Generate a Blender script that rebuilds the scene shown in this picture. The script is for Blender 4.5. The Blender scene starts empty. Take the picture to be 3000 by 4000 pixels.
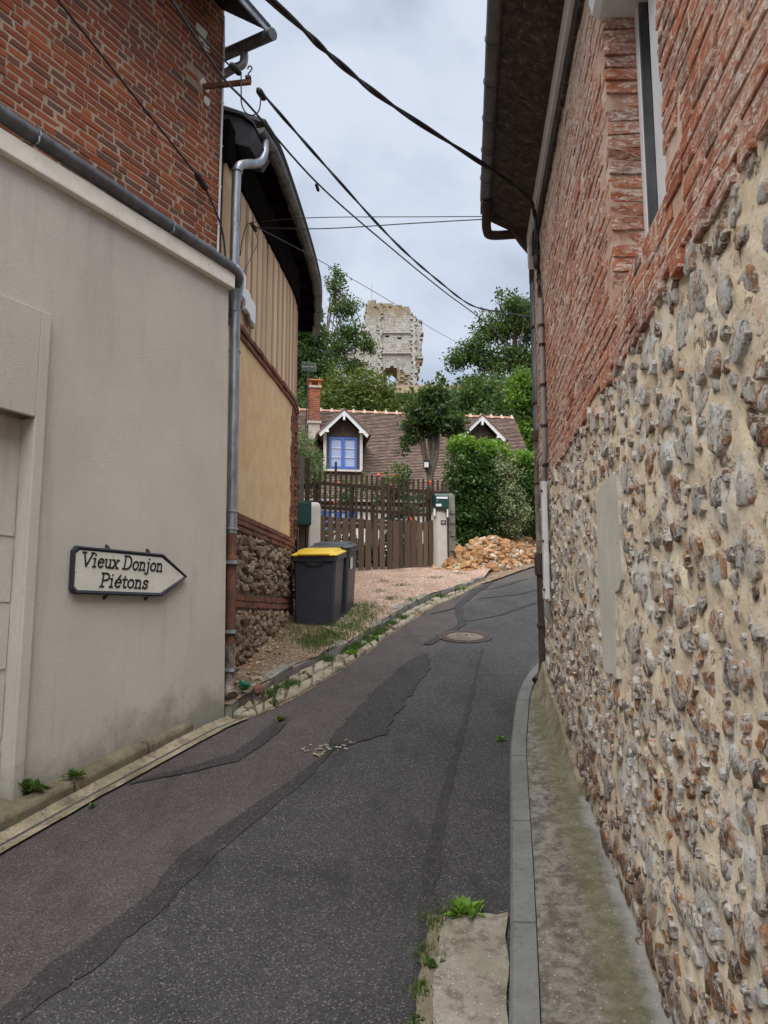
import bpy, bmesh, math, random
import numpy as np
from mathutils import Vector, Matrix, noise as mnoise

R_ = math.radians
rng = random.Random(5)
nrg = np.random.default_rng(11)
S = bpy.context.scene
COL = S.collection

# ------------------------------------------------------------------ camera, sky, sun, exposure
cd = bpy.data.cameras.new('camera')
cam = bpy.data.objects.new('camera', cd)
COL.objects.link(cam)
cam.location = (0, 0, 2.2)
cam.rotation_euler = (R_(90 + 7.6), 0, 0)
cd.sensor_fit = 'HORIZONTAL'
cd.sensor_width = 36
cd.lens = 36
cd.clip_start = 0.05
cd.clip_end = 3000
S.camera = cam
CAM = Vector((0, 0, 2.2))

SUN_EL, SUN_ROT = 68, 203
W = bpy.data.worlds.new('World')
S.world = W
W.use_nodes = True
wt = W.node_tree
wt.nodes.clear()


def wn(t, **k):
    n = wt.nodes.new(t)
    for a, b in k.items():
        setattr(n, a, b)
    return n


wo = wn('ShaderNodeOutputWorld')
wb = wn('ShaderNodeBackground')
sky = wn('ShaderNodeTexSky', sky_type='NISHITA', sun_disc=False, sun_elevation=R_(SUN_EL), sun_rotation=R_(SUN_ROT))
wc = wn('ShaderNodeTexCoord')
wm = wn('ShaderNodeMapping')
wm.inputs['Scale'].default_value = (1.0, 1.0, 1.5)
wm.inputs['Location'].default_value = (0.35, 0.1, 0.3)
n1 = wn('ShaderNodeTexNoise')
n1.inputs['Scale'].default_value = 2.6
n1.inputs['Detail'].default_value = 7
n1.inputs['Roughness'].default_value = 0.5
n1.inputs['Distortion'].default_value = 0.25
cr = wn('ShaderNodeValToRGB')
cr.color_ramp.interpolation = 'EASE'
els = cr.color_ramp.elements
els[0].position, els[0].color = 0.36, (1.60, 1.92, 2.48, 1)
els[1].position, els[1].color = 0.62, (3.15, 3.45, 3.98, 1)
mx = wn('ShaderNodeMix', data_type='RGBA')
mx.inputs['Factor'].default_value = 0.93
wt.links.new(wc.outputs['Generated'], wm.inputs['Vector'])
wt.links.new(wm.outputs['Vector'], n1.inputs['Vector'])
wt.links.new(n1.outputs['Fac'], cr.inputs['Fac'])
wt.links.new(sky.outputs['Color'], mx.inputs['A'])
wt.links.new(cr.outputs['Color'], mx.inputs['B'])
wt.links.new(mx.outputs['Result'], wb.inputs['Color'])
wb.inputs['Strength'].default_value = 0.050
wt.links.new(wb.outputs['Background'], wo.inputs['Surface'])

sd = bpy.data.lights.new('sun', 'SUN')
sd.energy = 1.5
sd.angle = R_(75)
sd.color = (1.0, 0.97, 0.93)
sun = bpy.data.objects.new('sun', sd)
COL.objects.link(sun)
sun.rotation_euler = (R_(90 - SUN_EL), 0, R_(180 - SUN_ROT))
sun.location = (0, -5, 30)
S.view_settings.view_transform = 'Standard'
S.view_settings.look = 'None'
S.view_settings.gamma = 1
S.view_settings.exposure = 2.2
S.view_settings.use_curve_mapping = False

# ------------------------------------------------------------------ material helpers


class N:
    def __init__(s, name):
        s.m = bpy.data.materials.new(name)
        s.m.use_nodes = True
        s.t = s.m.node_tree
        s.b = s.t.nodes['Principled BSDF']
        s._pos = None

    def nd(s, t, **k):
        n = s.t.nodes.new(t)
        for a, b in k.items():
            setattr(n, a, b)
        return n

    def put(s, n, i, v):
        if v is None:
            return
        if isinstance(v, bpy.types.NodeSocket):
            s.t.links.new(v, n.inputs[i])
        else:
            if isinstance(v, (tuple, list)) and len(v) == 3 and n.inputs[i].type == 'RGBA':
                v = (*v, 1)
            n.inputs[i].default_value = v

    def pos(s, sc=None, rot=None):
        if s._pos is None:
            s._pos = s.nd('ShaderNodeNewGeometry').outputs['Position']
        if sc is None and rot is None:
            return s._pos
        mp = s.nd('ShaderNodeMapping')
        s.put(mp, 'Vector', s._pos)
        if sc is not None:
            mp.inputs['Scale'].default_value = sc
        if rot is not None:
            mp.inputs['Rotation'].default_value = rot
        return mp.outputs['Vector']

    def xyz(s, v=None):
        n = s.nd('ShaderNodeSeparateXYZ')
        s.put(n, 0, v or s.pos())
        return n.outputs

    def noise(s, scale, detail=4, rough=.55, vec=None, dist=0.):
        n = s.nd('ShaderNodeTexNoise')
        s.put(n, 'Vector', vec or s.pos())
        s.put(n, 'Scale', scale)
        s.put(n, 'Detail', detail)
        s.put(n, 'Roughness', rough)
        s.put(n, 'Distortion', dist)
        return n.outputs['Fac']

    def vor(s, scale, feature='F1', vec=None, out='Distance', rnd=1.):
        n = s.nd('ShaderNodeTexVoronoi', feature=feature)
        s.put(n, 'Vector', vec or s.pos())
        s.put(n, 'Scale', scale)
        s.put(n, 'Randomness', rnd)
        return n.outputs[out]

    def ramp(s, f, stops, interp='LINEAR'):
        n = s.nd('ShaderNodeValToRGB')
        n.color_ramp.interpolation = interp
        e = n.color_ramp.elements
        while len(e) < len(stops):
            e.new(0.5)
        for q, (p, c) in zip(e, stops):
            q.position = p
            q.color = (c, c, c, 1) if isinstance(c, (int, float)) else (*c, 1)
        s.put(n, 'Fac', f)
        return n.outputs['Color']

    def mix(s, a, b, f, mode='MIX'):
        n = s.nd('ShaderNodeMix', data_type='RGBA', blend_type=mode)
        s.put(n, 'Factor', f)
        s.put(n, 'A', a)
        s.put(n, 'B', b)
        return n.outputs['Result']

    def math(s, op, a, b=None, c=None, clamp=False):
        n = s.nd('ShaderNodeMath', operation=op, use_clamp=clamp)
        s.put(n, 0, a)
        if b is not None:
            s.put(n, 1, b)
        if c is not None:
            s.put(n, 2, c)
        return n.outputs[0]

    def rand(s):
        o = s.nd('ShaderNodeObjectInfo').outputs['Random']
        g = s.nd('ShaderNodeNewGeometry').outputs['Random Per Island']
        return s.math('FRACT', s.math('ADD', o, g))

    def bump(s, h, strength=.5, dist=.01, prev=None):
        n = s.nd('ShaderNodeBump')
        s.put(n, 'Height', h)
        s.put(n, 'Strength', strength)
        s.put(n, 'Distance', dist)
        s.put(n, 'Normal', prev)
        return n.outputs['Normal']

    def out(s, col, rough=.8, nrm=None, metal=0., spec=.3, **k):
        s.put(s.b, 'Base Color', col)
        s.put(s.b, 'Roughness', rough)
        s.put(s.b, 'Normal', nrm)
        s.put(s.b, 'Metallic', metal)
        s.put(s.b, 'Specular IOR Level', spec)
        for a, v in k.items():
            s.put(s.b, a.replace('_', ' '), v)
        return s.m


def simple(name, col, rough=.7, metal=0., spec=.3, var=.12, sc=6., bsc=None, bst=.3):
    n = N(name)
    f = n.noise(sc, 5, .6)
    c = n.mix(tuple(x * (1 - var) for x in col), tuple(min(1, x * (1 + var)) for x in col), n.ramp(f, [(.35, 0.), (.65, 1.)]))
    nr = n.bump(n.noise(bsc, 4, .6), bst, .006) if bsc else None
    return n.out(c, rough, nr, metal, spec)


def m_plaster():
    n = N('grey_roughcast')
    g = n.noise(110, 4, .75)
    big = n.noise(.9, 5, .6)
    st = n.noise(2.4, 5, .65, n.pos((3.2, 3.2, .22)))
    c = n.mix((.485, .466, .418), (.57, .545, .49), n.ramp(big, [(.35, 0.), (.68, 1.)]))
    c = n.mix(c, (.30, .29, .26), n.math('MULTIPLY', n.ramp(st, [(.56, 0.), (.74, 1.)]), .35))
    c = n.mix(c, (.25, .24, .22), n.math('MULTIPLY', n.ramp(g, [(.32, 1.), (.46, 0.)]), .5))
    x = n.xyz()
    dr = n.noise(5.5, 4, .6, n.pos((1., 1., .05)))
    c = n.mix(c, (.33, .315, .275), n.math('MULTIPLY', n.math('MULTIPLY', n.ramp(dr, [(.56, 0.), (.70, 1.)]), n.ramp(n.math('MULTIPLY', n.math('SUBTRACT', x[2], 3.6), .7), [(0., 0.), (1., 1.)])), .45))
    h = n.math('SUBTRACT', x[2], n.math('MULTIPLY', x[1], .2))          # height over the sloping pavement: splash-back algae
    w = n.math('ADD', h, n.math('MULTIPLY', n.math('SUBTRACT', n.noise(3.2, 5, .7), .5), .75))
    c = n.mix(c, (.15, .15, .115), n.math('MULTIPLY', n.ramp(w, [(.10, 1.), (.36, 0.)]), .62))
    lick = n.noise(7.5, 3, .5, n.pos((1., 1., .07)))
    low = n.ramp(n.math('MULTIPLY', h, .5), [(.1, 1.), (.75, 0.)])
    c = n.mix(c, (.24, .225, .19), n.math('MULTIPLY', n.math('MULTIPLY', n.ramp(lick, [(.6, 0.), (.72, 1.)]), low), .5))
    return n.out(c, .95, n.bump(n.noise(95, 5, .8), .75, .008), 0, .1)


def m_brick_old():
    n = N('old_red_brick')
    r = n.rand()
    c = n.ramp(r, [(0, (.25, .066, .034)), (.2, (.33, .085, .036)), (.42, (.175, .056, .038)), (.6, (.37, .105, .042)), (.76, (.20, .066, .045)), (.92, (.115, .070, .058)), (1, (.28, .08, .040))])
    f = n.noise(38, 6, .7)
    c = n.mix(c, (.07, .045, .04), n.math('MULTIPLY', n.ramp(f, [(.5, 0.), (.7, 1.)]), .55))
    c = n.mix(c, (.40, .17, .095), n.math('MULTIPLY', n.ramp(n.noise(21, 5, .65), [(.56, 0.), (.72, 1.)]), .3))
    bz = n.noise(1.1, 4, .6)
    c = n.mix(c, (.15, .07, .055), n.math('MULTIPLY', n.ramp(bz, [(.42, 0.), (.66, 1.)]), .35))
    return n.out(c, .9, n.bump(n.noise(90, 5, .7), .5, .004), 0, .15)


def m_brick_brown():
    n = N('brown_band_brick')
    r = n.rand()
    c = n.ramp(r, [(0, (.17, .075, .05)), (.3, (.22, .085, .05)), (.55, (.13, .066, .05)), (.8, (.25, .105, .065)), (1, (.11, .07, .055))])
    f = n.noise(38, 6, .7)
    c = n.mix(c, (.07, .045, .04), n.math('MULTIPLY', n.ramp(f, [(.5, 0.), (.7, 1.)]), .55))
    c = n.mix(c, (.40, .17, .095), n.math('MULTIPLY', n.ramp(n.noise(21, 5, .65), [(.56, 0.), (.72, 1.)]), .3))
    bz = n.noise(1.1, 4, .6)
    c = n.mix(c, (.15, .07, .055), n.math('MULTIPLY', n.ramp(bz, [(.42, 0.), (.66, 1.)]), .35))
    return n.out(c, .9, n.bump(n.noise(90, 5, .7), .5, .004), 0, .15)


def m_brick_limed():
    n = N('limewashed_red_brick')
    r = n.rand()
    c = n.ramp(r, [(0, (.36, .105, .052)), (.25, (.44, .15, .07)), (.5, (.28, .085, .05)), (.72, (.42, .16, .09)), (.88, (.20, .11, .09)), (1, (.24, .08, .05))])
    fl = n.noise(20, 8, .74, n.pos((.8, .8, 2.2)), .8)
    x = n.xyz()
    up = n.ramp(n.math('MULTIPLY', n.math('SUBTRACT', x[2], 4.6), .8), [(0, 0.), (1, .17)])      # limewash left thick under the cornice
    fl = n.math('ADD', fl, up)
    big = n.noise(1.6, 4, .6)
    fl = n.math('ADD', fl, n.math('MULTIPLY', n.math('SUBTRACT', big, .5), .42))
    c = n.mix(c, (.54, .33, .25), n.math('MULTIPLY', n.ramp(fl, [(.42, 0.), (.54, 1.)]), .62))
    f2 = n.noise(34, 7, .74, n.pos((.55, .55, 1.5)), 1.2)
    c = n.mix(c, (.66, .60, .53), n.math('MULTIPLY', n.ramp(n.math('ADD', f2, n.math('MULTIPLY', n.math('SUBTRACT', fl, .5), .7)), [(.53, 0.), (.60, 1.)]), .9))
    c = n.mix(c, (.085, .05, .04), n.math('MULTIPLY', n.ramp(n.noise(30, 7, .8, n.pos((.6, .6, 1.6)), .8), [(.56, 0.), (.64, 1.)]), .8))
    return n.out(c, .92, n.bump(n.math('ADD', n.noise(60, 6, .75), n.math('MULTIPLY', fl, .8)), .8, .008), 0, .15)


def m_mortar(name, a, b, dark=(.16, .13, .10), bsc=85, alg=False, bst=.7, dk=.5):
    n = N(name)
    c = n.mix(a, b, n.ramp(n.noise(5, 6, .65), [(.36, 0.), (.66, 1.)]))
    c = n.mix(c, dark, n.math('MULTIPLY', n.ramp(n.noise(26, 6, .7), [(.57, 0.), (.70, 1.)]), dk))
    if alg:
        x = n.xyz()
        # algae streak in one bay of the wall
        d = n.math('ABSOLUTE', n.math('SUBTRACT', n.math('ADD', x[1], n.math('MULTIPLY', n.noise(4, 3, .6), .5)), 4.95))
        g = n.math('MULTIPLY', n.ramp(d, [(.05, 1.), (.5, 0.)]), n.ramp(n.math('MULTIPLY', x[2], .25), [(.36, 1.), (.74, 0.)]))
        g = n.math('MULTIPLY', g, n.ramp(n.noise(22, 5, .7), [(.46, 0.), (.60, 1.)]))
        c = n.mix(c, (.115, .17, .085), n.math('MULTIPLY', g, .85))
        # whitewash remains
        wv = n.noise(3.1, 6, .7, None, .4)
        c = n.mix(c, (.64, .62, .57), n.math('MULTIPLY', n.ramp(wv, [(.52, 0.), (.60, 1.)]), .8))
        c = n.mix(c, (.48, .33, .25), n.math('MULTIPLY', n.ramp(n.noise(2.3, 5, .7), [(.55, 0.), (.68, 1.)]), .45))
        c = n.mix(c, (.60, .40, .29), n.math('MULTIPLY', n.ramp(n.noise(7, 6, .75), [(.57, 0.), (.66, 1.)]), .5))
        c = n.mix(c, (.115, .085, .065), n.math('MULTIPLY', n.ramp(n.noise(12, 8, .8, None, .6), [(.55, 0.), (.61, 1.)]), .9))
        c = n.mix(c, (.70, .69, .66), n.math('MULTIPLY', n.ramp(n.noise(18, 8, .78, None, .8), [(.56, 0.), (.61, 1.)]), .8))
        h = n.math('SUBTRACT', x[2], n.math('MULTIPLY', x[1], .2))
        w = n.math('ADD', h, n.math('MULTIPLY', n.noise(4, 5, .7), .8))
        c = n.mix(c, (.20, .15, .115), n.math('MULTIPLY', n.ramp(w, [(.45, 1.), (.95, 0.)]), .55))
    return n.out(c, .95, n.bump(n.noise(bsc, 6, .75), bst, .008), 0, .1)


def m_flint():
    n = N('flint_stone')
    r = n.rand()
    x = n.xyz()
    c = n.ramp(r, [(0, (.055, .037, .028)), (.13, (.28, .125, .05)), (.26, (.12, .085, .06)), (.38, (.44, .41, .36)), (.5, (.45, .19, .065)), (.6, (.075, .052, .038)), (.72, (.50, .475, .43)), (.86, (.22, .125, .065)), (1, (.38, .285, .19))])
    a = n.noise(17, 8, .74, None, .9)
    hi = n.math('MULTIPLY', n.math('SUBTRACT', x[2], 1.2), .035, None, True)
    w = n.math('ADD', n.math('ADD', a, n.math('MULTIPLY', r, .10)), hi)
    c = n.mix(c, (.64, .625, .59), n.math('MULTIPLY', n.ramp(w, [(.555, 0.), (.595, 1.)]), .92))
    b = n.noise(29, 7, .74)
    c = n.mix(c, (.060, .042, .032), n.math('MULTIPLY', n.ramp(b, [(.55, 0.), (.60, 1.)]), .9))
    c = n.mix(c, (.46, .20, .065), n.math('MULTIPLY', n.ramp(n.noise(13, 4, .6), [(.54, 0.), (.61, 1.)]), .85))
    sp = n.noise(55, 6, .8, None, .5)
    c = n.mix(c, (.68, .665, .63), n.math('MULTIPLY', n.ramp(sp, [(.58, 0.), (.63, 1.)]), .55))
    c = n.mix(c, (.05, .036, .03), n.math('MULTIPLY', n.ramp(sp, [(.37, 1.), (.42, 0.)]), .8))
    c = n.mix(c, (.66, .55, .41), n.math('MULTIPLY', n.ramp(n.noise(9, 7, .78, None, .5), [(.535, 0.), (.575, 1.)]), .95))
    wv = n.noise(3.1, 6, .7, None, .4)
    c = n.mix(c, (.64, .63, .60), n.math('MULTIPLY', n.math('MULTIPLY', n.ramp(wv, [(.52, 0.), (.60, 1.)]), n.ramp(a, [(.42, 0.), (.50, 1.)])), .85))
    c = n.mix(c, (.115, .082, .06), n.math('MULTIPLY', n.ramp(n.noise(12, 8, .8, None, .6), [(.55, 0.), (.61, 1.)]), .9))
    c = n.mix(c, (.72, .71, .68), n.math('MULTIPLY', n.ramp(n.noise(18, 8, .78, None, .8), [(.56, 0.), (.61, 1.)]), .85))
    low = n.ramp(n.math('ADD', n.math('SUBTRACT', x[2], n.math('MULTIPLY', x[1], .2)), n.math('MULTIPLY', n.noise(3, 4, .6), .7)), [(.6, .9), (1.9, 0.)])
    c = n.mix(c, (.12, .066, .042), n.math('MULTIPLY', low, n.ramp(n.noise(15, 5, .7), [(.46, 1.), (.60, 0.)])))
    return n.out(c, n.ramp(b, [(.4, .8), (.65, .5)]), n.bump(n.math('ADD', n.noise(42, 7, .78), n.math('MULTIPLY', a, .9)), 1., .018), 0, .3)


def m_brownstone():
    n = N('brown_field_stone')
    r = n.rand()
    c = n.ramp(r, [(0, (.15, .10, .066)), (.25, (.25, .18, .12)), (.5, (.12, .083, .06)), (.7, (.30, .235, .165)), (.85, (.20, .125, .075)), (1, (.26, .21, .16))])
    c = n.mix(c, (.40, .35, .28), n.math('MULTIPLY', n.ramp(n.noise(24, 5, .7), [(.58, 0.), (.68, 1.)]), .6))
    c = n.mix(c, (.06, .042, .034), n.math('MULTIPLY', n.ramp(n.noise(16, 5, .7), [(.52, 0.), (.68, 1.)]), .65))
    return n.out(c, .85, n.bump(n.noise(50, 5, .7), .7, .01), 0, .2)


def m_rubble():
    n = N('ochre_flint_rubble')
    r = n.rand()
    c = n.ramp(r, [(0, (.29, .145, .062)), (.2, (.38, .22, .105)), (.4, (.23, .115, .053)), (.6, (.41, .265, .145)), (.8, (.33, .165, .073)), (.92, (.46, .41, .33)), (1, (.18, .135, .095))])
    c = n.mix(c, (.52, .45, .35), n.math('MULTIPLY', n.ramp(n.noise(9, 5, .7), [(.61, 0.), (.68, 1.)]), .7))
    c = n.mix(c, (.20, .10, .05), n.math('MULTIPLY', n.ramp(n.noise(12, 5, .7), [(.55, 0.), (.7, 1.)]), .6))
    return n.out(c, .9, n.bump(n.noise(40, 5, .7), .7, .01), 0, .15)


def m_asphalt(name, a, b, spk, spsc=85, bst=.8, rough=.85):
    n = N(name)
    c = n.mix(a, b, n.ramp(n.noise(1.3, 6, .65), [(.35, 0.), (.68, 1.)]))
    g = n.vor(spsc, out='Color')
    gv = n.xyz(g)[0]
    c = n.mix(c, spk, n.ramp(gv, [(.88, 0.), (.99, .8)]))
    c = n.mix(c, tuple(x * .35 for x in a), n.ramp(gv, [(.05, .8), (.3, 0.)]))
    c = n.mix(c, tuple(x * .62 for x in a), n.math('MULTIPLY', n.ramp(n.noise(2.6, 6, .7, n.pos((1.4, .5, 1.))), [(.52, 0.), (.68, 1.)]), .55))
    c = n.mix(c, tuple(x * 1.5 for x in b), n.math('MULTIPLY', n.ramp(n.noise(9, 5, .7), [(.56, 0.), (.72, 1.)]), .35))
    h = n.vor(spsc, feature='SMOOTH_F1')
    return n.out(c, rough, n.bump(n.math('ADD', h, n.noise(140, 3, .7)), bst, .006), 0, .25)


def m_concrete(name, a, b, moss=0., peb=0., spot=(.6, .58, .52)):
    n = N(name)
    c = n.mix(a, b, n.ramp(n.noise(4, 7, .7), [(.36, 0.), (.66, 1.)]))
    c = n.mix(c, tuple(x * .45 for x in a), n.math('MULTIPLY', n.ramp(n.noise(34, 5, .75), [(.54, 0.), (.68, 1.)]), .6))
    if moss:
        c = n.mix(c, (.105, .108, .05), n.math('MULTIPLY', n.ramp(n.noise(1.7, 5, .65), [(.40, 0.), (.62, 1.)]), moss))
        c = n.mix(c, (.10, .078, .055), n.math('MULTIPLY', n.ramp(n.noise(7, 7, .75), [(.50, 0.), (.60, 1.)]), .75))
    if peb:
        v = n.vor(70, out='Color')
        dt = n.vor(70)
        c = n.mix(c, spot, n.math('MULTIPLY', n.math('MULTIPLY', n.ramp(n.xyz(v)[0], [(.80, 0.), (.84, 1.)]), n.ramp(dt, [(.22, 1.), (.34, 0.)])), peb))
    return n.out(c, .92, n.bump(n.noise(75, 6, .75), .6, .007), 0, .15)


def m_moss_pavement():
    n = N('mossy_cement_pavement')
    x = n.xyz()
    side = n.math('SUBTRACT', n.math('ADD', n.math('MULTIPLY', x[1], .118), .665), x[0])        # distance from the wall foot
    side = n.math('ADD', side, n.math('MULTIPLY', n.math('SUBTRACT', n.noise(2.6, 4, .6), .5), .16))
    c = n.mix((.105, .098, .082), (.235, .222, .195), n.ramp(n.noise(15, 9, .8), [(.42, 0.), (.58, 1.)]))
    c = n.mix(c, (.085, .068, .05), n.math('MULTIPLY', n.ramp(n.noise(7, 7, .75), [(.52, 0.), (.62, 1.)]), .8))
    c = n.mix(c, (.125, .125, .06), n.math('MULTIPLY', n.ramp(side, [(.04, 0.), (.10, 1.), (.16, 1.), (.26, 0.)]), .6))
    c = n.mix(c, (.30, .295, .28), n.math('MULTIPLY', n.ramp(side, [(.02, 1.), (.08, 0.)]), .7))
    v = n.vor(62, out='Color')
    dt = n.vor(62)
    c = n.mix(c, (.58, .54, .47), n.math('MULTIPLY', n.math('MULTIPLY', n.ramp(n.xyz(v)[0], [(.86, 0.), (.89, 1.)]), n.ramp(dt, [(.12, 1.), (.3, 0.)])), .6))
    return n.out(c, .95, n.bump(n.noise(60, 7, .78), .9, .01), 0, .1)


def m_gravel():
    n = N('pinkish_gravel')
    v = n.vor(38, out='Color')
    c = n.ramp(n.xyz(v)[0], [(0, (.19, .12, .088)), (.4, (.30, .205, .155)), (.75, (.36, .255, .20)), (1, (.46, .375, .31))])
    c = n.mix(c, (.19, .135, .095), n.math('MULTIPLY', n.ramp(n.noise(1.6, 6, .7), [(.48, 0.), (.68, 1.)]), .7))
    return n.out(c, .95, n.bump(n.vor(38), .9, .012), 0, .1)


def m_dirt():
    n = N('brown_soil')
    c = n.mix((.115, .083, .056), (.215, .155, .105), n.ramp(n.noise(6, 7, .7), [(.35, 0.), (.68, 1.)]))
    v = n.vor(55, out='Color')
    c = n.mix(c, (.40, .34, .26), n.ramp(n.xyz(v)[0], [(.86, 0.), (.92, .8)]))
    return n.out(c, .97, n.bump(n.noise(45, 7, .75), .9, .015), 0, .05)


def m_leaf(name, cols, trans=.25, rough=.5):
    n = N(name)
    r = n.rand()
    k = len(cols) - 1
    c = n.ramp(r, [(i / k, q) for i, q in enumerate(cols)])
    c = n.mix(c, n.mix(c, (.55, .6, .5), .35, 'OVERLAY'), n.ramp(n.noise(1.1, 3, .6), [(.4, 0.), (.65, .6)]))
    n.out(c, rough, None, 0, .25)
    tr = n.nd('ShaderNodeBsdfTranslucent')
    n.put(tr, 'Color', n.mix(c, (.30, .42, .06), .35))
    ms = n.nd('ShaderNodeMixShader')
    ms.inputs[0].default_value = trans
    o = n.t.nodes['Material Output']
    n.t.links.new(n.b.outputs[0], ms.inputs[1])
    n.t.links.new(tr.outputs[0], ms.inputs[2])
    n.t.links.new(ms.outputs[0], o.inputs['Surface'])
    return n.m


def m_wood(name, a, b, sc=(30., 30., 1.6), dark=.5, rnd=True):
    n = N(name)
    g = n.noise(3., 7, .7, n.pos(sc), .6)
    c = n.mix(a, b, n.ramp(g, [(.33, 0.), (.66, 1.)]))
    if rnd:
        c = n.mix(c, tuple(x * .55 for x in a), n.math('MULTIPLY', n.rand(), .55))
    c = n.mix(c, tuple(x * .3 for x in a), n.math('MULTIPLY', n.ramp(g, [(.60, 0.), (.72, 1.)]), dark))
    return n.out(c, .85, n.bump(g, .6, .006), 0, .2)


def m_zinc(name='weathered_zinc', a=(.20, .215, .235), b=(.40, .42, .45), rough=.42):
    n = N(name)
    f = n.noise(9, 6, .7, n.pos((1, 1, .35)))
    c = n.mix(a, b, n.ramp(f, [(.35, 0.), (.66, 1.)]))
    return n.out(c, n.ramp(n.noise(20, 4, .6), [(.3, rough - .1), (.7, rough + .15)]), n.bump(n.noise(14, 4, .6), .15, .01), .75, .5)


def m_rust(name, a, b, d):
    n = N(name)
    c = n.mix(a, b, n.ramp(n.noise(13, 7, .72, n.pos((1, 1, .45))), [(.42, 0.), (.60, 1.)]))
    c = n.mix(c, d, n.ramp(n.noise(22, 6, .7), [(.57, 0.), (.64, .85)]))
    return n.out(c, .75, n.bump(n.noise(50, 5, .7), .5, .004), 0, .3)


def m_tiles():
    n = N('brown_clay_tile')
    r = n.rand()
    c = n.ramp(r, [(0, (.165, .115, .092)), (.3, (.22, .155, .125)), (.55, (.135, .10, .083)), (.8, (.26, .185, .15)), (1, (.19, .15, .128))])
    c = n.mix(c, (.12, .085, .07), n.math('MULTIPLY', n.ramp(n.noise(1.4, 5, .65), [(.45, 0.), (.68, 1.)]), .6))
    return n.out(c, .85, n.bump(n.noise(40, 4, .7), .4, .005), 0, .2)


def m_limestone():
    n = N('pale_limestone')
    r = n.rand()
    c = n.ramp(r, [(0, (.36, .35, .325)), (.35, (.44, .43, .40)), (.6, (.30, .29, .27)), (1, (.48, .465, .435))])
    x = n.xyz()
    top = n.ramp(n.math('MULTIPLY', n.math('SUBTRACT', x[2], 57.), .11), [(.3, 0.), (.9, .30)])
    oc = n.math('ADD', n.noise(.42, 7, .72, n.pos((1., 1., .45))), top)
    c = n.mix(c, (.27, .215, .13), n.math('MULTIPLY', n.ramp(oc, [(.56, 0.), (.74, 1.)]), .85))
    c = n.mix(c, (.19, .185, .17), n.math('MULTIPLY', n.ramp(n.noise(1.0, 6, .7, n.pos((1., 1., .3))), [(.55, 0.), (.68, 1.)]), .7))
    return n.out(c, .92, n.bump(n.noise(4, 6, .7), .5, .06), 0, .1)


def m_paint(name, col, rough=.55, chips=None, spec=.35):
    n = N(name)
    c = n.mix(tuple(x * .86 for x in col), col, n.ramp(n.noise(7, 5, .65), [(.35, 0.), (.65, 1.)]))
    if chips:
        c = n.mix(c, chips, n.ramp(n.noise(26, 7, .72), [(.62, 0.), (.66, .85)]))
    return n.out(c, rough, n.bump(n.noise(60, 4, .6), .12, .003), 0, spec)


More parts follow.
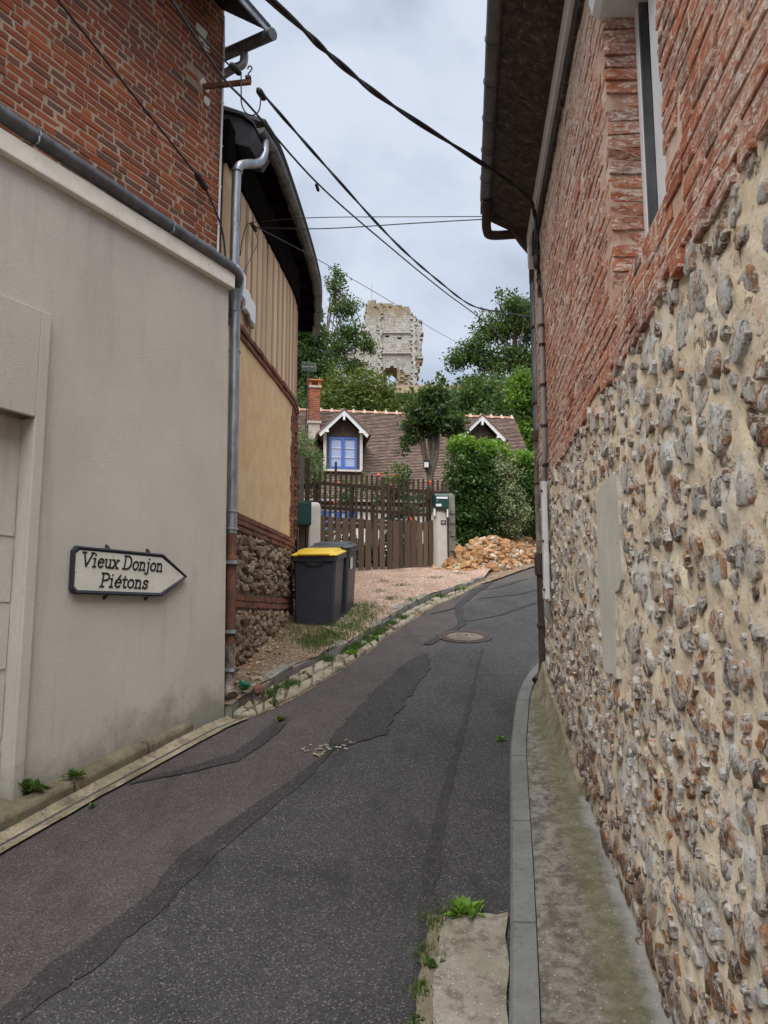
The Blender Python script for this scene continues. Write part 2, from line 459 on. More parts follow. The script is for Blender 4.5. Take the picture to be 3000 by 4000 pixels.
M = dict(
    plaster=m_plaster(), brick=m_brick_old(), limed=m_brick_limed(), brown=m_brick_brown(),
    mortar=m_mortar('tan_lime_mortar', (.31, .235, .165), (.43, .345, .26), dk=.6),
    mortar_pink=m_mortar('pinkish_lime_mortar', (.48, .27, .19), (.70, .58, .48), (.15, .09, .065), dk=.8, bst=1.),
    mortar_sand=m_mortar('sandy_lime_mortar', (.62, .51, .36), (.74, .635, .48), (.17, .125, .085), 48, True, 1., .8),
    mortar_dark=m_mortar('brown_earth_mortar', (.12, .088, .062), (.19, .145, .105), (.05, .04, .03)),
    flint=m_flint(), brownstone=m_brownstone(), rubble=m_rubble(),
    road=m_asphalt('brownish_worn_asphalt', (.052, .045, .043), (.076, .066, .063), (.20, .175, .16), 210, .5),
    road2=m_asphalt('grey_coarse_asphalt', (.040, .039, .040), (.063, .061, .062), (.21, .20, .195), 165, 1.),
    tar=m_asphalt('dark_tar_repair', (.028, .026, .027), (.039, .037, .038), (.12, .115, .11), 150, .5, .85),
    kerb=m_concrete('dark_kerb_concrete', (.125, .128, .125), (.17, .172, .165), 0., 0.),
    covercement=m_concrete('dirty_cover_cement', (.10, .085, .07), (.165, .145, .12), .1, .2),
    joint=simple('pale_joint_mortar', (.36, .35, .32), .9),
    slab=m_concrete('worn_concrete_slab', (.20, .18, .15), (.28, .255, .215), .35, .35),
    kerbmoss=m_concrete('mossy_kerb_concrete', (.105, .09, .062), (.21, .18, .13), .5, .15),
    gutter_c=m_concrete('stained_gutter_concrete', (.18, .15, .105), (.34, .29, .215), .35, .3),
    pavement=m_moss_pavement(), gravel=m_gravel(), dirt=m_dirt(),
    sett=m_concrete('pale_paving_sett', (.23, .195, .145), (.35, .31, .245), .3, .1),
    kerbstone=m_concrete('grey_granite_kerb', (.17, .16, .145), (.29, .275, .25), .3, .2),
    tan=m_mortar('tan_wall_render', (.58, .40, .225), (.68, .495, .305), (.36, .24, .135), 90, False, .4, .35),
    stud=m_wood('pinkish_weathered_timber', (.42, .27, .19), (.56, .40, .30), (26., 26., 1.2), .55),
    infill=m_wood('ochre_panel_board', (.62, .445, .265), (.70, .525, .34), (14., 14., .8), .35),
    darkwood=m_wood('dark_brown_timber', (.055, .040, .032), (.10, .075, .060), (40., 40., 3.), .6),
    gatewood=m_wood('weathered_gate_board', (.080, .053, .037), (.175, .120, .084), (34., 34., 2.), .65),
    picket=m_wood('dark_stained_picket', (.044, .030, .022), (.080, .056, .042), (34., 34., 2.), .6),
    greywood=m_wood('grey_brown_plank', (.11, .092, .075), (.19, .165, .14), (34., 34., 2.), .55),
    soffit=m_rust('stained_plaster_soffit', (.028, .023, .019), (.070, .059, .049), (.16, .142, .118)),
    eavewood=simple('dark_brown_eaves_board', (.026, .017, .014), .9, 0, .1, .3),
    shadewood=simple('shade_painted_boards', (.010, .008, .008), .95, 0, 0.),  # near-black colour without specular: deep eave shade painted into the boards
    slate=simple('blue_black_slate', (.040, .043, .052), .55, 0, .4, .25, 12., 60, .4),
    zinc=m_zinc(), zinc_dark=m_zinc('dull_grey_zinc', (.10, .108, .115), (.19, .20, .21), .5),
    rust=m_rust('rusted_cast_iron', (.17, .075, .045), (.095, .052, .040), (.27, .115, .055)),
    ironbrown=m_rust('brown_painted_iron', (.045, .030, .028), (.068, .047, .042), (.11, .06, .04)),
    flaky=m_rust('flaking_iron_paint', (.085, .062, .052), (.27, .235, .20), (.06, .042, .036)),
    cream=m_paint('cream_masonry_paint', (.78, .745, .665), .7, (.33, .29, .24)),
    white=m_paint('white_gloss_paint', (.76, .765, .77), .4),
    oldwhite=m_paint('peeling_white_paint', (.58, .565, .53), .8, (.26, .25, .23)),
    pvc=m_paint('white_pvc', (.72, .725, .74), .35),
    greypvc=m_paint('grey_pvc', (.30, .295, .28), .5),
    black=simple('black_rubber', (.014, .014, .016), .5, 0, .4, .2),
    signblack=simple('blue_black_enamel', (.018, .019, .030), .45, 0, .5, .2),
    signwhite=m_paint('ivory_enamel', (.66, .66, .585), .35, (.40, .28, .16)),
    blue=m_paint('blue_window_paint', (.075, .15, .46), .45),
    bin=simple('charcoal_blue_plastic', (.026, .029, .040), .42, 0, .5, .12, 5., 120, .12),
    yellow=m_paint('yellow_plastic', (.70, .475, .035), .4),
    lid=simple('black_plastic', (.035, .038, .042), .38, 0, .5, .15),
    boxgreen=m_paint('dark_green_enamel', (.012, .052, .045), .35),
    post=m_paint('chalky_white_concrete', (.52, .485, .43), .9, (.25, .22, .18)),
    greypost=m_concrete('grey_cast_concrete', (.19, .175, .15), (.27, .25, .22), .25, 0.),
    tiles=m_tiles(), ridge=m_rust('orange_ridge_tile', (.36, .17, .11), (.42, .23, .155), (.22, .135, .10)),
    ridgemortar=simple('pale_ridge_mortar', (.40, .36, .31), .9),
    wallwhite=m_paint('white_house_render', (.70, .68, .63), .85),
    limestone=m_limestone(), core=m_mortar('ochre_rubble_core', (.27, .215, .145), (.35, .285, .20), (.15, .12, .085), 3., False, .6),
    bark=m_wood('grey_brown_bark', (.10, .078, .058), (.19, .155, .12), (16., 16., 2.4), .6, False),
    metal=simple('dull_antenna_metal', (.30, .30, .31), .45, .6),
    terracotta=simple('terracotta', (.42, .16, .075), .8),
    lime=simple('lime_green_glaze', (.30, .42, .05), .4),
    pinkpot=simple('pink_glaze', (.48, .10, .12), .4),
    greenplastic=simple('green_plastic', (.01, .13, .075), .4),
    orangefl=simple('orange_red_petal', (.62, .085, .03), .6, 0, .2, .3),
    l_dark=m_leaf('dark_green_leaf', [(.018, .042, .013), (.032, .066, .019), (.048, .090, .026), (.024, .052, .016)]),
    l_mid=m_leaf('mid_green_leaf', [(.034, .072, .018), (.054, .102, .026), (.088, .142, .038), (.042, .085, .022)]),
    l_olive=m_leaf('yellow_olive_leaf', [(.062, .085, .016), (.095, .12, .022), (.125, .15, .032), (.055, .088, .02)]),
    l_bright=m_leaf('bright_green_leaf', [(.085, .19, .018), (.13, .26, .03), (.17, .31, .04), (.10, .21, .022)], .35),
    l_hedge=m_leaf('glossy_hedge_leaf', [(.028, .070, .014), (.045, .105, .018), (.065, .14, .026), (.032, .078, .016)], .2, .35),
    l_varie=m_leaf('variegated_cream_leaf', [(.11, .15, .06), (.30, .32, .19), (.17, .21, .09), (.24, .27, .15)], .2),
    l_sage=m_leaf('sage_green_leaf', [(.075, .12, .045), (.11, .165, .06), (.14, .195, .08), (.085, .13, .05)]),
    grass=m_leaf('verge_grass', [(.045, .085, .018), (.075, .125, .026), (.12, .15, .045), (.055, .10, .022)], .25),
)


def m_glass():
    n = N('sky_painted_glass')
    return n.out((.34, .41, .58), .05, None, 0., .9)  # pale blue base colour paints in the reflected sky


M['glass'] = m_glass()
M['glassdark'] = simple('dark_window_glass', (.020, .022, .025), .08, 0, .5, .1)

# ------------------------------------------------------------------ mesh and object helpers
ORG = {}


def prop(o, label=None, cat=None, group=None, kind=None):
    for k, v in (('label', label), ('category', cat), ('group', group), ('kind', kind)):
        if v:
            o[k] = v
    return o


def thing(name, loc, label=None, cat=None, group=None, kind=None):
    o = bpy.data.objects.new(name, None)
    COL.objects.link(o)
    o.location = loc
    o.empty_display_size = .1
    ORG[o] = Vector(loc)
    return prop(o, label, cat, group, kind)


class MB:
    def __init__(s):
        s.v, s.f = [], []

    def add(s, vs, fs):
        k = len(s.v)
        s.v.extend(tuple(v) for v in vs)
        s.f.extend(tuple(i + k for i in f) for f in fs)
        return s

    def hexa(s, p):   # 8 corners: bottom ring 0-3, top ring 4-7
        return s.add(p, [(0, 3, 2, 1), (4, 5, 6, 7), (0, 1, 5, 4), (1, 2, 6, 5), (2, 3, 7, 6), (3, 0, 4, 7)])

    def box(s, c, d, R=None):
        x, y, z = d[0] / 2, d[1] / 2, d[2] / 2
        ps = [Vector(q) for q in ((-x, -y, -z), (x, -y, -z), (x, y, -z), (-x, y, -z), (-x, -y, z), (x, -y, z), (x, y, z), (-x, y, z))]
        c = Vector(c)
        return s.hexa([c + (R @ q if R else q) for q in ps])

    def prism(s, poly, vec):
        n = len(poly)
        vec = Vector(vec)
        a = [Vector(p) for p in poly]
        return s.add(a + [p + vec for p in a], [tuple(range(n))[::-1], tuple(range(n, 2 * n))] + [(i, (i + 1) % n, n + (i + 1) % n, n + i) for i in range(n)])

    def tube(s, pts, r, n=8, cap=True, flat=None):
        P = [Vector(p) for p in pts]
        k = len(P)
        rs = r if isinstance(r, (list, tuple)) else [r] * k
        T = [(P[min(i + 1, k - 1)] - P[max(i - 1, 0)]).normalized() for i in range(k)]
        up = Vector((0, 0, 1)) if abs(T[0].z) < .9 else Vector((1, 0, 0))
        A = (up - T[0] * up.dot(T[0])).normalized()
        vs, fs = [], []
        for i in range(k):
            A = (A - T[i] * A.dot(T[i])).normalized()
            B = T[i].cross(A)
            for j in range(n):
                a = 2 * math.pi * j / n
                vs.append(P[i] + (A * math.cos(a) + B * math.sin(a)) * rs[i])
        for i in range(k - 1):
            for j in range(n):
                fs.append((i * n + j, i * n + (j + 1) % n, (i + 1) * n + (j + 1) % n, (i + 1) * n + j))
        if cap:
            fs.append(tuple(range(n))[::-1])
            fs.append(tuple((k - 1) * n + j for j in range(n)))
        return s.add(vs, fs)

    def lathe(s, prof, c, n=16, cap=True):
        c = Vector(c)
        vs = [c + Vector((r * math.cos(2 * math.pi * j / n), r * math.sin(2 * math.pi * j / n), z)) for r, z in prof for j in range(n)]
        fs = [(i * n + j, i * n + (j + 1) % n, (i + 1) * n + (j + 1) % n, (i + 1) * n + j) for i in range(len(prof) - 1) for j in range(n)]
        if cap:
            fs += [tuple(range(n))[::-1], tuple((len(prof) - 1) * n + j for j in range(n))]
        return s.add(vs, fs)

    def grid(s, nu, nv, fn):
        vs = [fn(i / nu, j / nv) for j in range(nv + 1) for i in range(nu + 1)]
        return s.add(vs, [(j * (nu + 1) + i, j * (nu + 1) + i + 1, (j + 1) * (nu + 1) + i + 1, (j + 1) * (nu + 1) + i) for j in range(nv) for i in range(nu)])

    def build(s, name, m, parent=None, smooth=False, kind=None, label=None, bevel=0):
        if parent is not None:
            o0 = ORG[parent]
        else:
            A = np.array(s.v)
            o0 = Vector((float(A[:, 0].mean()), float(A[:, 1].mean()), float(A[:, 2].min())))
        me = bpy.data.meshes.new(name)
        me.from_pydata([(a - o0.x, b - o0.y, c - o0.z) for a, b, c in s.v], [], s.f)
        return link(name, me, m, parent, o0, smooth, kind, label, bevel)


def link(name, me, m, parent, o0, smooth=False, kind=None, label=None, bevel=0):
    me.materials.append(m)
    if smooth:
        me.polygons.foreach_set('use_smooth', [True] * len(me.polygons))
        try:
            me.set_sharp_from_angle(angle=R_(42))
        except Exception:
            pass
    o = bpy.data.objects.new(name, me)
    COL.objects.link(o)
    if parent is not None:
        o.parent = parent
    else:
        o.location = o0
    ORG[o] = Vector(o0)
    if kind:
        o['kind'] = kind
    if label:
        o['label'] = label
    if bevel:
        b = o.modifiers.new('bevel', 'BEVEL')
        b.width = bevel
        b.segments = 2
        b.limit_method = 'ANGLE'
    return o


def np_mesh(name, V, F, m, parent=None, kind=None, org=None, smooth=False):
    """V (n,3) array, F (k,3) or (k,4) array"""
    o0 = ORG[parent] if parent is not None else Vector(org if org is not None else (float(V[:, 0].mean()), float(V[:, 1].mean()), float(V[:, 2].min())))
    V = V - np.array(o0)
    me = bpy.data.meshes.new(name)
    k = F.shape[1]
    me.vertices.add(len(V))
    me.vertices.foreach_set('co', V.astype(np.float32).ravel())
    me.loops.add(F.size)
    me.loops.foreach_set('vertex_index', F.astype(np.int32).ravel())
    me.polygons.add(len(F))
    me.polygons.foreach_set('loop_start', np.arange(0, F.size, k, dtype=np.int32))
    me.update(calc_edges=True)
    me.validate()
    return link(name, me, m, parent, o0, smooth, kind)


def inst(name, me, parent, loc, R, sc):
    o = bpy.data.objects.new(name, me)
    COL.objects.link(o)
    o.parent = parent
    o.location = Vector(loc) - ORG[parent]
    o.rotation_euler = R.to_euler()
    o.scale = sc
    ORG[o] = Vector(loc)
    return o


def bevel_brick(seed, j=.05):
    r = random.Random(seed)
    q = lambda a: a + r.uniform(-j, j)
    b = .10
    back = [(-.5, .5, -.5), (.5, .5, -.5), (.5, .5, .5), (-.5, .5, .5)]
    mid = [(q(x) if abs(x) < 1 else x, -.36, q(z)) for x, z in ((-.5, -.5), (.5, -.5), (.5, .5), (-.5, .5))]
    fr = [(x * .93, -.5 + r.uniform(0, .06), z * (.80 + r.uniform(-.05, .05))) for x, _, z in mid]
    vs = back + mid + fr
    fs = [(8, 9, 10, 11)]
    for a in range(4):
        c = (a + 1) % 4
        fs.append((4 + a, 4 + c, 8 + c, 8 + a))
        fs.append((a, c, 4 + c, 4 + a))
    fs.append((3, 2, 1, 0))
    return vs, fs      # outward face is -y


def ico(seed, sub=1, amp=.22, fr=1.3, squash=1.):
    bm = bmesh.new()
    bmesh.ops.create_icosphere(bm, subdivisions=sub + 1 if sub > 1 else sub, radius=.5)
    off = Vector((seed * 7.31, seed * 3.7, seed * 1.9))
    for v in bm.verts:
        v.co *= 1 + amp * 2 * mnoise.noise(v.co * fr * 2 + off) + amp * .6 * mnoise.noise(v.co * fr * 6 + off)
        v.co.y *= squash
    vs = [tuple(v.co) for v in bm.verts]
    fs = [tuple(x.index for x in f.verts) for f in bm.faces]
    bm.free()
    return vs, fs


def flat_stone(seed, n=11):
    r = random.Random(seed)
    an = [2 * math.pi * (i + r.uniform(-.3, .3)) / n for i in range(n)]
    sq = r.uniform(0, .5)
    rad = []
    for a in an:
        box_r = .5 / max(abs(math.cos(a)), abs(math.sin(a)))
        rad.append((.5 * (1 - sq) + box_r * sq) * r.uniform(.58, 1.14))
    tx, tz = r.uniform(-.25, .25), r.uniform(-.25, .25)
    vs = []
    for k, (f, y) in enumerate(((1.04, .5), (1., -.26), (.90, -.40), (.50, -.46))):
        for a, q in zip(an, rad):
            g = q * f * (1 + (r.uniform(-.1, .1) if k > 1 else 0))
            x, z = g * math.cos(a), g * math.sin(a)
            vs.append((x, y + (x * tx + z * tz + r.uniform(-.07, .07) if k > 0 else 0), z))
    vs.append((r.uniform(-.1, .1), -.47 + r.uniform(-.12, .06), r.uniform(-.1, .1)))
    fs = [(k * n + i, k * n + (i + 1) % n, (k + 1) * n + (i + 1) % n, (k + 1) * n + i) for k in range(3) for i in range(n)]
    fs += [(3 * n + i, 3 * n + (i + 1) % n, 4 * n) for i in range(n)]
    return vs, fs


def mk_variants(lst, m, name, smooth):
    out = []
    for vs, fs in lst:
        me = bpy.data.meshes.new(name)
        me.from_pydata(vs, [], fs)
        me.materials.append(m)
        if smooth:
            me.polygons.foreach_set('use_smooth', [True] * len(me.polygons))
            me.set_sharp_from_angle(angle=R_(55))
        out.append(me)
    return out


def pieces(name, restname, items, lst, m, parent, cap=300, smooth=False, restparent=None):
    """items: (loc, R, scale). The nearest `cap` become objects sharing mesh data, the rest one joined part."""
    mes = mk_variants(lst, m, name, smooth)
    items = sorted(items, key=lambda t: (Vector(t[0]) - CAM).length / max(t[2]) ** .5)
    for loc, R, sc in items[:cap]:
        inst(name, rng.choice(mes), parent, loc, R, sc)
    rest = items[cap:]
    if rest:
        mb = MB()
        for loc, R, sc in rest:
            vs, fs = rng.choice(lst)
            L0 = Vector(loc)
            mb.add([L0 + R @ Vector((a * sc[0], b * sc[1], c * sc[2])) for a, b, c in vs], fs)
        mb.build(restname, m, restparent or parent, smooth, kind='stuff')


def frame_R(u, n):
    """columns: u along, -n so that the local -y face looks along n, z up"""
    z = Vector((0, 0, 1))
    y = -Vector(n)
    return Matrix((y.cross(z), y, z)).transposed()


class Wall:
    """vertical plane: origin (x,y), unit u along, n outwards"""

    def __init__(s, o, u, n):
        s.o, s.u, s.n = Vector((o[0], o[1], 0)), Vector((u[0], u[1], 0)).normalized(), Vector((n[0], n[1], 0)).normalized()
        s.R = frame_R(s.u, s.n)

    def p(s, t, d, z):
        return s.o + s.u * t + s.n * d + Vector((0, 0, z))

    def slab(s, mb, t0, t1, d0, d1, z0, z1):
        return mb.hexa([s.p(t0, d0, z0), s.p(t1, d0, z0), s.p(t1, d1, z0), s.p(t0, d1, z0), s.p(t0, d0, z1), s.p(t1, d0, z1), s.p(t1, d1, z1), s.p(t0, d1, z1)])


def resample(P, n):
    P = [Vector((p[0], p[1], p[2] if len(p) > 2 else 0)) for p in P]
    L = [0]
    for a, b in zip(P, P[1:]):
        L.append(L[-1] + (b - a).length)
    out = []
    k = 0
    for i in range(n + 1):
        d = L[-1] * i / n
        while k < len(P) - 2 and L[k + 1] < d:
            k += 1
        f = (d - L[k]) / max(1e-6, L[k + 1] - L[k])
        out.append(P[k].lerp(P[k + 1], min(1, max(0, f))))
    return out


def smooth_path(P, n):
    """Catmull-Rom through the points"""
    P = [Vector(p) for p in P]
    Q = [P[0] * 2 - P[1]] + P + [P[-1] * 2 - P[-2]]
    out = []
    seg = len(P) - 1
    for i in range(n + 1):
        x = min(seg - 1e-6, seg * i / n)
        k = int(x)
        t = x - k
        a, b, c, d = Q[k], Q[k + 1], Q[k + 2], Q[k + 3]
        out.append(.5 * ((2 * b) + (c - a) * t + (2 * a - 5 * b + 4 * c - d) * t * t + (3 * b - a - 3 * c + d) * t ** 3))
    return out


def strip(name, A, B, n, m, z, mat_, kind='structure', parent=None, smooth=True, wob=0.):
    a, b = resample(A, n), resample(B, n)
    if wob:
        for i in range(n + 1):
            d = (b[i] - a[i])
            d.z = 0
            d.normalize()
            a[i] += d * wob * (mnoise.noise(Vector((a[i].y * 5, 3, 1))) + .7 * mnoise.noise(Vector((a[i].y * 17, 7, 1))) + .6 * mnoise.noise(Vector((a[i].y * 61, 7, 1))))
            b[i] += d * wob * (mnoise.noise(Vector((b[i].y * 5, 9, 4))) + .7 * mnoise.noise(Vector((b[i].y * 17, 2, 8))) + .6 * mnoise.noise(Vector((b[i].y * 61, 7, 3))))

    def f(u, v):
        p = a[round(u * n)].lerp(b[round(u * n)], v)
        return (p.x, p.y, z(p.x, p.y, v))
    return MB().grid(n, m, f).build(name, mat_, parent, smooth, kind)


def zr(y):      # height of the climbing lane
    return .2 * y if y < 16 else 3.2 + .12 * (y - 16)


def zterr(x, y):
    if y < -25:
        return -5.
    if y < 15:
        return .2 * y
    if y < 32:
        return 3 + .08 * (y - 15)
    if y < 150:
        return 4.36 + .37 * (y - 32)
    return 48.02 + max(0, 4 * (1 - math.exp(-(y - 150) / 30)))


# ------------------------------------------------------------------ terrain, lane, pavements
ys = [-700, -300, -120, -60, -25, -15, -8, 0, 8, 15, 20, 26, 32, 40, 50, 60, 75, 90, 105, 120, 135, 150, 165, 185, 220, 300, 450, 700, 1100]
xs = [-900, -500, -250, -120, -70, -40, -25, -15, -8, -4, 0, 4, 8, 15, 25, 40, 70, 120, 250, 500, 900]
tv = [(x, y, zterr(x, y) - (.16 if y < 16 else .12 if y < 33 else 0)) for y in ys for x in xs]
nx = len(xs)
MB().add(tv, [(j * nx + i, j * nx + i + 1, (j + 1) * nx + i + 1, (j + 1) * nx + i) for j in range(len(ys) - 1) for i in range(nx - 1)]).build('terrain', M['dirt'], None, True, 'structure')

road_L = [(-4.2, -1.5), (-2.106, 4.424), (-1.848, 5.07), (-1.273, 6.398), (-1.077, 6.683), (-.766, 7.296), (-.504, 7.943), (-.17, 8.85), (.051, 9.607), (.415, 10.613), (.72, 11.447), (1.003, 11.989), (1.9, 13.875), (2.9, 15.6), (4.2, 17.4), (6.5, 19.6), (10., 22.)]
road_R = [(-.65, -3.), (.43, 2.9), (.834, 5.309), (.98, 6.1), (1.209, 7.312), (1.66, 8.65), (2.4, 9.9), (3.6, 11.1), (5.5, 12.6), (8., 14.4), (12., 17.5)]
zl = lambda x, y, v: zr(y)
strip('road', [(p[0] - .12, p[1]) for p in road_L], [(p[0] + .1, p[1]) for p in road_R], 90, 10, zl, M['road'])
seam = [(-3.6, -1.5), (-1.40, 3.25), (-1.30, 3.52), (-1.10, 3.96), (-1.01, 4.39), (-.80, 4.88), (-.56, 5.42), (-.40, 5.82), (-.18, 6.30), (.05, 7.25), (.36, 8.22), (.66, 9.0), (.95, 9.9), (1.06, 10.5), (1.20, 11.6), (1.85, 13.2), (2.9, 14.6), (4.6, 16.2), (7., 18.)]
strip('road_resurfacing', seam, [(p[0] + .02, p[1]) for p in road_R], 300, 4, lambda x, y, v: zr(y) + .004, M['road2'], wob=.03)


def ribbon(name, L, Rr, m, dz, n=150, wob=.022):
    return strip(name, L, Rr, n, 2, lambda x, y, v: zr(y) + dz, m, wob=wob)


ribbon('tar_patch', [(-2.1, 1.2), (-1.511, 3.256), (-1.435, 3.514), (-1.197, 3.97), (-1.116, 4.424), (-.879, 4.913), (-.601, 5.457), (-.443, 5.866), (-.40, 6.2)],
       [(-1.9, 1.2), (-1.375, 3.256), (-1.223, 3.529), (-1.056, 3.951), (-.947, 4.353), (-.755, 4.853), (-.530, 5.382), (-.40, 5.85), (-.33, 6.1)], M['tar'], .009)
ribbon('tar_patch', [(-.42, 6.05), (-.37, 6.346), (-.127, 7.312), (.198, 8.267), (.42, 8.8)], [(-.30, 6.0), (.002, 6.243), (.213, 7.175), (.487, 8.178), (.50, 8.75)], M['tar'], .012, 150, .04)
ribbon('tar_patch', [(-.05, 1.5), (.099, 3.19), (.145, 3.637), (.193, 4.195), (.314, 4.913), (.49, 5.779), (.80, 7.312), (1.133, 9.062)],
       [(.03, 1.5), (.17, 3.19), (.237, 3.637), (.277, 4.195), (.385, 4.913), (.541, 5.779), (.843, 7.312), (1.16, 9.062)], M['tar'], .009)
ribbon('tar_patch', [(-1.72, 5.36), (-1.36, 5.64), (-1.15, 5.84), (-1.01, 6.18), (-.92, 6.55)], [(-1.70, 5.34), (-1.31, 5.56), (-1.05, 5.73), (-.91, 6.08), (-.80, 6.5)], M['tar'], .008)
for pts, w in (([(.514, 9.2), (.78, 9.8), (1.048, 10.31), (1.114, 11.6), (1.5, 12.8), (1.905, 13.76)], .06), ([(1.0, 10.4), (1.633, 10.915), (2.405, 11.972), (3.1, 12.6)], .03),
               ([(-.549, 9.286), (-.167, 9.522), (.697, 9.72)], .016), ([(.30, 10.9), (.66, 11.0), (1.1, 11.5)], .02), ([(1.5, 12.2), (2.2, 12.6), (2.9, 13.4)], .045), ([(1.2, 12.9), (1.9, 13.2), (2.6, 14.2)], .05)):
    ribbon('road_crack', [(x - w, y) for x, y in pts], [(x + w, y) for x, y in pts], M['tar'], .011, 120, .02)
# flecks of white paint on the asphalt
mb = MB()
for k in range(44):
    cx, cy = rng.choice([(-.56, 5.92), (-.46, 6.0), (-.36, 5.98), (-.47, 5.84), (-.30, 5.97), (-.24, 6.06)])
    cx += rng.gauss(0, .03)
    cy += rng.gauss(0, .035)
    r = rng.uniform(.006, .021)
    ring = [(cx + r * rng.uniform(.5, 1.3) * math.cos(a), cy + .8 * r * rng.uniform(.5, 1.3) * math.sin(a)) for a in [i * .785 for i in range(8)]]
    mb.add([(x, y, .2 * y + .016) for x, y in ring], [tuple(range(8))])
mb.build('paint_flecks', M['sett'], None, False, 'stuff')

# right pavement: kerb stones, mossy cement, drop slab
kerb_o = [(-.65, -3.), (.43, 2.9), (.86, 5.45), (1.0, 6.15), (1.18, 6.95), (1.42, 7.65), (1.75, 8.3)]
kerb_path = smooth_path([Vector((*p, 0)) for p in kerb_o], 60)


def offs(P, d):
    out = []
    for i, p in enumerate(P):
        t = (P[min(i + 1, len(P) - 1)] - P[max(i - 1, 0)]).normalized()
        out.append(p + Vector((t.y, -t.x, 0)) * d)
    return out


kerb_in = offs(kerb_path, .12)
kb = thing('kerb', (.43, 2.9, .6), kind='structure')


def path_at(P, L, d):
    for i in range(len(P) - 1):
        if L[i + 1] >= d:
            f = (d - L[i]) / (L[i + 1] - L[i])
            return P[i].lerp(P[i + 1], f), (P[i + 1] - P[i]).normalized()
    return P[-1], (P[-1] - P[-2]).normalized()


def arclen(P):
    L = [0]
    for a, b in zip(P, P[1:]):
        L.append(L[-1] + (b - a).length)
    return L


KL = arclen(kerb_path)
d = 0.
while d < KL[-1] - .3:
    ln = .96 if d < 8.2 else .62
    mb = MB()
    g = .006
    pts = []
    for q in (d + g, d + ln / 2, d + ln - g):
        p, t = path_at(kerb_path, KL, min(q, KL[-1]))
        nn = Vector((t.y, -t.x, 0))
        z = .2 * p.y
        pts.append([p + Vector((0, 0, z - .1)), p + nn * .004 + Vector((0, 0, z + .105)), p + nn * .018 + Vector((0, 0, z + .13)), p + nn * .116 + Vector((0, 0, z + .132)), p + nn * .12 + Vector((0, 0, z - .1))])
    vs = [v for r in pts for v in r]
    fs = [(i * 5 + j, i * 5 + (j + 1) % 5, (i + 1) * 5 + (j + 1) % 5, (i + 1) * 5 + j) for i in range(2) for j in range(5)] + [(4, 3, 2, 1, 0), (10, 11, 12, 13, 14)]
    mb.add(vs, fs).build('kerb_stone', M['kerb'], kb)
    d += ln
mvs = []
for i in range(0, 61, 2):
    p = kerb_path[i]
    t = (kerb_path[min(i + 1, 60)] - kerb_path[max(i - 1, 0)]).normalized()
    nn = Vector((t.y, -t.x, 0))
    mvs += [p + nn * .006 + Vector((0, 0, .2 * p.y - .1)), p + nn * .012 + Vector((0, 0, .2 * p.y + .112)), p + nn * .11 + Vector((0, 0, .2 * p.y + .126)), p + nn * .115 + Vector((0, 0, .2 * p.y - .1))]
MB().add(mvs, [(i * 4 + j, i * 4 + (j + 1) % 4, i * 4 + 4 + (j + 1) % 4, i * 4 + 4 + j) for i in range(30) for j in range(4)]).build('kerb_mortar', M['joint'], kb)
strip('slab_edge', [(-.46, .2), (.02, 2.6), (.12, 3.19), (.15, 3.45), (.21, 3.87)], [(-.33, .2), (.11, 2.6), (.19, 3.19), (.215, 3.45), (.285, 3.87)], 60, 3, lambda x, y, v: .2 * y + .012 + .005 * mnoise.noise(Vector((x * 20, y * 20, 2))), M['kerbmoss'], wob=.02)
wall_foot = [(.707 - .315 + .03, -3.), (.707 + .105 * 3, 3.), (.707 + .105 * 5.2, 5.2), (.707 + .105 * 6.9, 6.9), (1.9, 8.35)]
strip('pavement', [(p.x, p.y) for p in kerb_in], [(x + .08, y) for x, y in wall_foot], 110, 10, lambda x, y, v: .2 * y + .122 + .035 * v + .012 * mnoise.noise(Vector((x * 5, y * 5, 0))), M['pavement'])
strip('drop_slab', [(-.35, .2), (.10, 2.6), (.18, 3.19), (.205, 3.45), (.275, 3.86)], [(-.02, .2), (.37, 2.6), (.475, 3.19), (.52, 3.45), (.585, 3.86)], 40, 6,
      lambda x, y, v: .2 * y + .012 + .02 * v + (-.012 if .78 < v < .9 else 0) + .004 * mnoise.noise(Vector((x * 9, y * 9, 2))), M['slab'], wob=.012)

